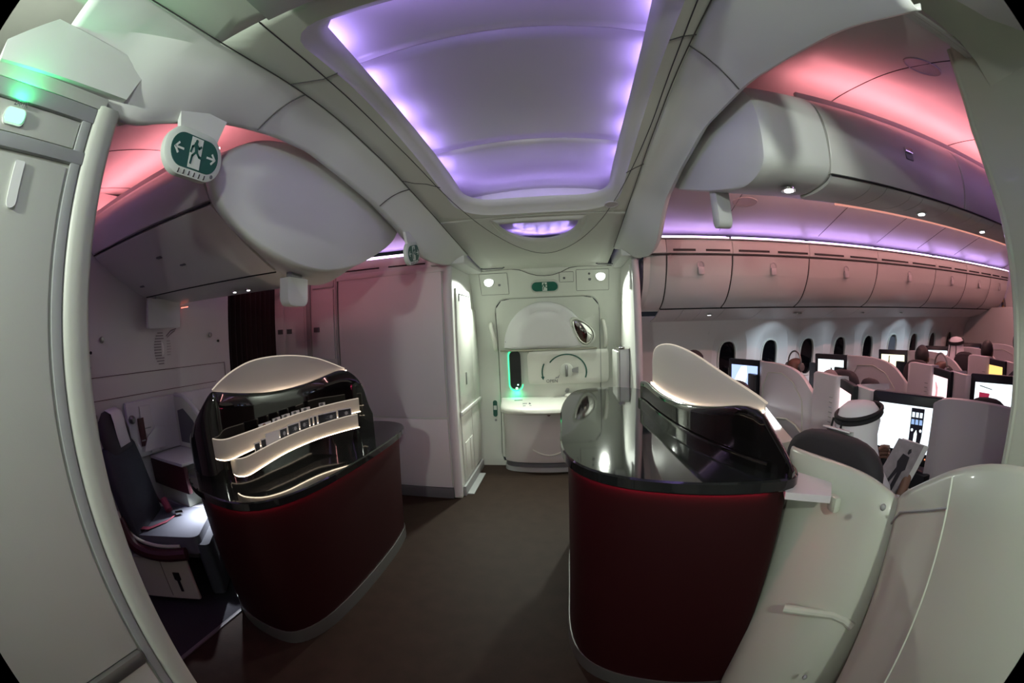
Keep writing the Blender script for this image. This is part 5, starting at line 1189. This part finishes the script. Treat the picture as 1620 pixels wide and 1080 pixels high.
# magazine held before him
mg = thing('magazine', 'open magazine with a photo page held by the man in white', 'magazine', (1.44, 1.18, 1.0))
q0, q1, q2, q3 = [(1.474,1.323,1.085),(1.566,1.212,1.062),(1.500,1.293,0.803),(1.417,1.383,0.907)]
q0, q1, q2, q3 = V(q0), V(q1), V(q2), V(q3)
nrm = (q1-q0).cross(q3-q0).normalized()
if nrm.x > 0: nrm = -nrm
pg = lambda a, c, d=0: q0.lerp(q1, a).lerp(q3.lerp(q2, a), c)+nrm*d
b = B(); b.loft([[pg(0, 0, d), pg(1, 0, d), pg(1, 1, d), pg(0, 1, d)] for d in (-.006, 0)]); b.build('cover', mat('magazine_grey', (.30, .26, .29), .35, var=.4, vscale=25), mg, False)
b = B(); b.loft([[pg(.06, .01, d)+V((.012, -.006, 0)), pg(1.12, .02, d)+V((.012, -.006, 0)), pg(1.12, 1.0, d)+V((.012, -.006, 0)), pg(.06, 1.0, d)+V((.012, -.006, 0))] for d in (-.020, -.010)]); b.build('pages', paper, mg, False)
b = B(); 
for pts in (((.55, .15), (.62, .12), (.68, .18), (.62, .24), (.56, .22)), ((.42, .26), (.70, .27), (.78, .50), (.70, .56), (.72, .95), (.58, .95), (.55, .62), (.46, .92), (.36, .90), (.44, .55), (.36, .45))):
    b.prism([pg(a, c, .001) for a, c in pts], nrm*.001)
b.build('photo_figure', mat('photo_dark', (.03, .025, .035), .4), mg, False)
# --- the two big shells at lower right
s1 = thing('suite_seat', 'pale rounded suite shell behind the reading man, grab bar low on its back', 'seat', (1.0, 1.1, 0))
def leaned_shell(tops, bots, name, parent, m=cream, nz=14, bul=.03):
    T = smooth_pts(tops, 2); Bm = smooth_pts(bots, 2); rows = []
    for q in range(nz+1):
        t = q/nz; rows.append([V(b_).lerp(V(a), t)+V((-.7, -.7, 0))*bul*math.sin(PI*min(1, t*1.0)) for a, b_ in zip(T, Bm)])
    rows.append([V(a)+V((.014, .012, .010)) for a in T]); rows.append([V(a)+V((.035, .030, .004)) for a in T]); rows.append([V(a)+V((.045, .04, -.05)) for a in T])
    b = B(); b.grid(rows); return b.build(name, m, parent, ang=70)
leaned_shell([(1.22, 1.62, .93), (1.05, 1.58, 1.01), (.93, 1.50, 1.07), (.87, 1.40, 1.10), (.88, 1.27, 1.108), (.915, 1.13, 1.11), (.95, 1.0, 1.105), (.975, .90, 1.085), (1.03, .835, 1.04), (1.13, .82, .99), (1.35, .84, .92)],
             [(1.10, 1.45, .1), (.95, 1.40, .1), (.82, 1.33, .1), (.70, 1.22, .1), (.66, 1.12, .1), (.68, 1.0, .1), (.72, .90, .1), (.80, .82, .1), (.92, .78, .1), (1.1, .80, .1), (1.3, .82, .1)], 'shell', s1)
headrest(1.06, 1.33, 1.165, .22, s1, .56, True, .012)
B().box((-.06, -.28, .45), (.05, .28, .95), .05, mtx=Matrix.Translation((1.14, 1.34, 0)) @ Matrix.Rotation(-.3, 4, 'Z')).build('backrest', fabd, s1)
B().box((0, -.26, .30), (.5, .26, .43), .04, mtx=Matrix.Translation((1.14, 1.34, 0)) @ Matrix.Rotation(-.15, 4, 'Z')).build('seat_cushion', fabd, s1)
s2 = thing('suite_seat', 'big pale green suite shell filling the lower right corner', 'seat', (.95, .4, 0))
T2 = [(1.30, .93, .92), (1.15, .90, .98), (1.02, .87, 1.03), (.97, .80, 1.10), (.955, .70, 1.165), (.93, .585, 1.235), (.90, .45, 1.29), (.88, .30, 1.32), (.88, .12, 1.33), (.93, -.10, 1.33), (1.02, -.3, 1.31)]
B2 = [(x-.20, y-.26, .1) for x, y, z in T2]
sh2 = leaned_shell(T2, B2, 'shell', s2, cream, 14, .03)
def on2(i, t, d=.0):
    a, b_ = V(T2[i]), V(B2[i]); return b_.lerp(a, t)+V((-.7, -.7, 0))*(.03*math.sin(PI*t)+d)
# cut line and raised outer panel of the big shell
b = B(); P1 = [on2(5, t, .002) for t in (1.0, .9, .75, .6, .4, .2)]
b.tube([p for p in P1], .004, 8, sy=.5); b.build('panel_ridge', cream, s2)
b = B(); b.tube([on2(2, .955, .004), on2(3, .965, .004), on2(4, .95, .004), on2(5, .94, .003)], .004, 6); b.build('panel_seam', grey, s2)
b = B(); b.tube([(.985, 1.245, .50), (.90, 1.12, .50)], .01); 
gp = [(0.733,0.994,0.663),(0.775,0.961,0.663),(0.828,0.916,0.665),(0.879,0.868,0.668),(0.914,0.831,0.657),(0.940,0.801,0.638)]
gp = [V(p)*1.0 for p in gp]
g_ = B(); g_.tube([V((p.x, p.y, p.z)) for p in gp], .016, 10, sy=1.0); g_.build('grab_bar', cream, s1)
for (u, lab) in (([(0.851,0.774,1.111)][0], 'round'), ([(0.801,0.783,0.466)][0], 'round')):
    p = V(u); B().ell(p, (.010, .010, .010), 12, 8).build('screw_cap', grey, s1)
# low console with a bright light strip between the bar and the suites
cs = thing('console', 'low pale console with a bright white light strip beside the right counter', 'console', (1.5, 3.0, 0))
p0, p1, p2, p3 = [(1.712,3.373,0.860),(1.698,3.227,0.860),(1.496,2.574,0.860),(1.435,2.563,0.860)]
b = B(); b.prism([V(p0), V(p1), V(p2), V(p3)], (0, 0, .006)); b.build('light_strip', foot_l, cs, False)
r0 = [(1.642,3.215,0.840),(1.684,3.196,0.840),(1.424,2.266,0.840),(1.311,2.241,0.840),(1.330,2.580,0.840)]
b = B(); b.loft([[(p[0], p[1], z) for p in r0] for z in (.05, .855)]); b.build('console_body', cream, cs, ang=30)

# ================================================================== AFT SEATS (left)
AS = thing('armchair', 'dark blue grey seat with burgundy belt and white headrest cloth', 'seat', (-2.3, 1.2, 0))
yaw_ = .58; MS = Matrix.Translation((-2.62, 1.33, 0)) @ Matrix.Rotation(yaw_, 4, 'Z')
pl = lambda x, y, z: MS @ V((x, y, z))
def slab(secs, name, m, parent, ang=60, n_=28, pw=.5):
    """secs: (x, z, halfwidth, halfthick)"""
    b = B(); rings = []
    for x, z, w_, h_ in secs:
        rings.append([pl(x+h_*math.copysign(abs(math.cos(a))**pw, math.cos(a)), w_*math.copysign(abs(math.sin(a))**pw, math.sin(a)), z) for a in [2*PI*k2/n_ for k2 in range(n_)]])
    b.loft(rings); return b.build(name, m, parent, ang=ang)
slab([(.02, .42, .24, .05), (.0, .46, .26, .065), (-.03, .65, .265, .06), (-.07, .85, .26, .055), (-.09, .96, .235, .05), (-.10, 1.0, .20, .04)], 'backrest', fabd, AS)
slab([(-.085, .93, .15, .03), (-.08, .955, .19, .05), (-.10, 1.06, .20, .055), (-.12, 1.16, .165, .045), (-.125, 1.205, .10, .03), (-.125, 1.215, .04, .01)], 'headrest', fabh, AS, pw=.7)
b = B(); b.grid([[pl(x, s_*.085+.02, z) for s_ in (-1, -.5, 0, .5, 1)] for x, z in ((-.125, 1.219), (-.07, 1.195), (-.055, 1.14), (-.042, 1.05), (-.028, .985))]); b.build('antimacassar', paper, AS, ang=80, solid=.002)
b = B(); b.loft([[pl(x, y, z) for x, y in rrect(-.03, -.25, .50, .25, .06, 5)] for z in (.36, .37, .455, .475)]); b.build('seat_cushion', mat('cushion_fabric', (.12, .13, .16), .9, bump=.4, bscale=500), AS, ang=50)
b = B(); b.loft([[pl(x, y, z) for x, y in rrect(.46, -.24, .56, .24, .03, 4)] for z in (.06, .42)]); b.build('leg_rest', fabd, AS, ang=50)
b = B(); b.loft([[pl(x, y, z) for x, y in rrect(-.06, -.305, .38, -.265, .015, 3)] for z in (.05, .07, .34)]); b.build('side_panel', cream, AS, ang=50)
b = B(); b.loft([[pl(x, y, z) for x, y in rrect(-.06, .265, .44, .305, .015, 3)] for z in (.05, .07, .34)]); b.build('side_panel', cream, AS, ang=50)
for s_ in (-1, 1):
    b = B(); b.tube(smooth_pts([pl(-.06, s_*.30, .60), pl(-.04, s_*.305, .50), pl(.02, s_*.31, .40), pl(.20, s_*.31, .365), pl(.40, s_*.30, .385)], 2), .042, 10, sy=1.0); b.build('armrest', burg, AS)
    b = B(); b.tube(smooth_pts([pl(-.065, s_*.285, .64), pl(-.04, s_*.285, .54), pl(.03, s_*.285, .455), pl(.20, s_*.285, .42), pl(.36, s_*.28, .425)], 2), .012, 8); b.build('armrest_edge', cream, AS)
B().tube([pl(.17, -.307, .07), pl(.17, -.307, .33)], .002, 4).build('panel_gap', joint, AS)
b = B(); b.prism([pl(.24, -.307, .25), pl(.29, -.307, .25), pl(.29, -.307, .20), pl(.275, -.307, .19), pl(.275, -.307, .11), pl(.255, -.307, .11), pl(.255, -.307, .19), pl(.24, -.307, .20)], tuple(pl(0, -.006, 0)-pl(0, 0, 0))); b.build('recline_lever', slotm, AS)
b = B(); b.grid([[pl(x, y+d, z) for d in (-.022, 0, .022)] for x, y, z in ((-.02, -.24, .52), (.10, -.16, .486), (.20, -.02, .482), (.24, .10, .484))]); b.build('belt_strap', belt, AS, ang=80, solid=.003)
b = B(); b.tube([pl(.12, .17, .56), pl(.17, .12, .50)], .030, 10); b.build('belt_pad', belt, AS)
B().box((-.03, -.022, 0), (.03, .022, .014), .004, mtx=MS @ Matrix.Translation((.26, .10, .488)) @ Matrix.Rotation(.5, 4, 'Z')).build('buckle', chrome, AS)
fc = thing('foot_console', 'pale foot console with lit cushion behind the dark aft seat', 'console', (-2.5, 1.9, 0))
B().box((-2.88, 1.68, .05), (-2.12, 2.20, .40), .02).build('plinth', cream, fc)
B().box((-2.88, 1.69, .40), (-2.13, 2.19, .47), .03).build('cushion', mat('grey_cushion', (.42, .43, .47), .9, bump=.3, bscale=400), fc)
B().box((-2.86, 1.70, .47), (-2.50, 2.6, .60), .015).build('backing', cream, fc)
B().box((-2.88, 1.66, .79), (-2.42, 2.66, .815), .008).build('shelf', mauve, fc)
B().box((-2.88, 1.66, .60), (-2.40, 1.70, .79), .01).build('end_cheek', burg, fc)
B().box((-2.885, 1.48, .82), (-2.84, 2.62, 1.22), .02).build('back_panel', mauve, fc)
b = B(); a1 = [(-2.84+.0, 1.20), (-2.72, 1.20), (-2.60, 1.13), (-2.50, 1.03), (-2.42, .90), (-2.40, .82), (-2.84, .82)]
b.loft([[(x, y, z) for x, z in a1] for y in (1.98, 2.02)]); b.build('divider', cream, fc, ang=30)
b = B(); b.prism([(x, 1.975, z) for x, z in ((-2.80, .86), (-2.80, 1.10), (-2.72, 1.12), (-2.60, 1.04), (-2.50, .90), (-2.48, .86))], (0, .004, 0)); b.build('divider_window', greyd, fc, False)
b = B(); b.tube([(-2.84, 2.0, 1.215), (-2.72, 2.0, 1.212), (-2.60, 2.0, 1.145), (-2.49, 2.0, 1.04), (-2.41, 2.0, .91)], .018, 8); b.build('divider_rim', mauve, fc)
for x, y, z, w_, h_, m, lab in ((-2.835, 1.66, .98, .11, .20, wp, 'white card in the pocket behind the dark aft seat'), (-2.83, 1.60, .90, .06, .20, burg, 'dark red booklet in the pocket behind the aft seat'), (-2.835, 2.24, 1.03, .13, .13, wp, 'white square card high on the aft console'), (-2.83, 1.70, .84, .08, .12, paper, 'pale leaflet low in the aft pocket'), (-2.834, 2.40, .98, .10, .16, paper, 'leaflet at the right of the aft console')):
    t = thing('leaflet', lab, 'leaflet', (x, y, z)); B().box((x, y-w_/2, z), (x+.006, y+w_/2, z+h_), .001).build('sheet', m, t)
    B().box((x+.0065, y-w_*.35, z+h_*.18), (x+.008, y+w_*.3, z+h_*.22)).build('print_line', grey, t, False)
b = B(); b.prism([(-2.825, 1.58, .86), (-2.825, 1.80, .86), (-2.825, 1.82, 1.0), (-2.825, 1.74, 1.02), (-2.825, 1.64, .96)], (.012, 0, 0)); b.build('pocket_flap', mauve, fc)
B().lathe([(.03, 0), (.03, .02), (.015, .04)], (-2.84, 1.52, 1.10), 'X', 14).build('reading_lamp', metal, fc)
B().ell((-2.36, 2.02, .77), (.012, .012, .006), 8, 6).build('foot_lamp', psu_l, fc)
lamp('foot_light', (-2.30, 1.90, .78), 4.0, (.90, .92, 1.0), .03, (.05, -.75, -1), 1.25)

# lights that spill in the aft foot well

# shared group names for things that repeat
GR = {('person', ''): 'passengers seated in the forward cabin', ('exit sign', ''): 'exit signs', ('seat', 'dark'): 'dark seat backs among the suites', ('handle', ''): 'assist handles beside the door', ('vent', ''): 'air slots above the door', ('hook', ''): 'small fittings on the aft bulkhead', ('counter', ''): 'burgundy bar counters', ('display stand', ''): 'glossy black display boards on the counters'}
for o in bpy.data.objects:
    c = o.get('category')
    if c is None or o.get('group'): continue
    if o.name.startswith('exit_sign'): o['group'] = 'green exit signs'; continue
    if o.name.startswith('lamp_panel'): o['group'] = 'service panels above the door'; continue
    if o.name.startswith('hanging_housing'): o['group'] = 'pale boxes hanging under the bins'; continue
    if o.name.startswith('leaflet'): o['group'] = 'papers on the aft console'; continue
    for (k_, sub_), g_ in GR.items():
        if c == k_ and sub_ in o['label']: o['group'] = g_
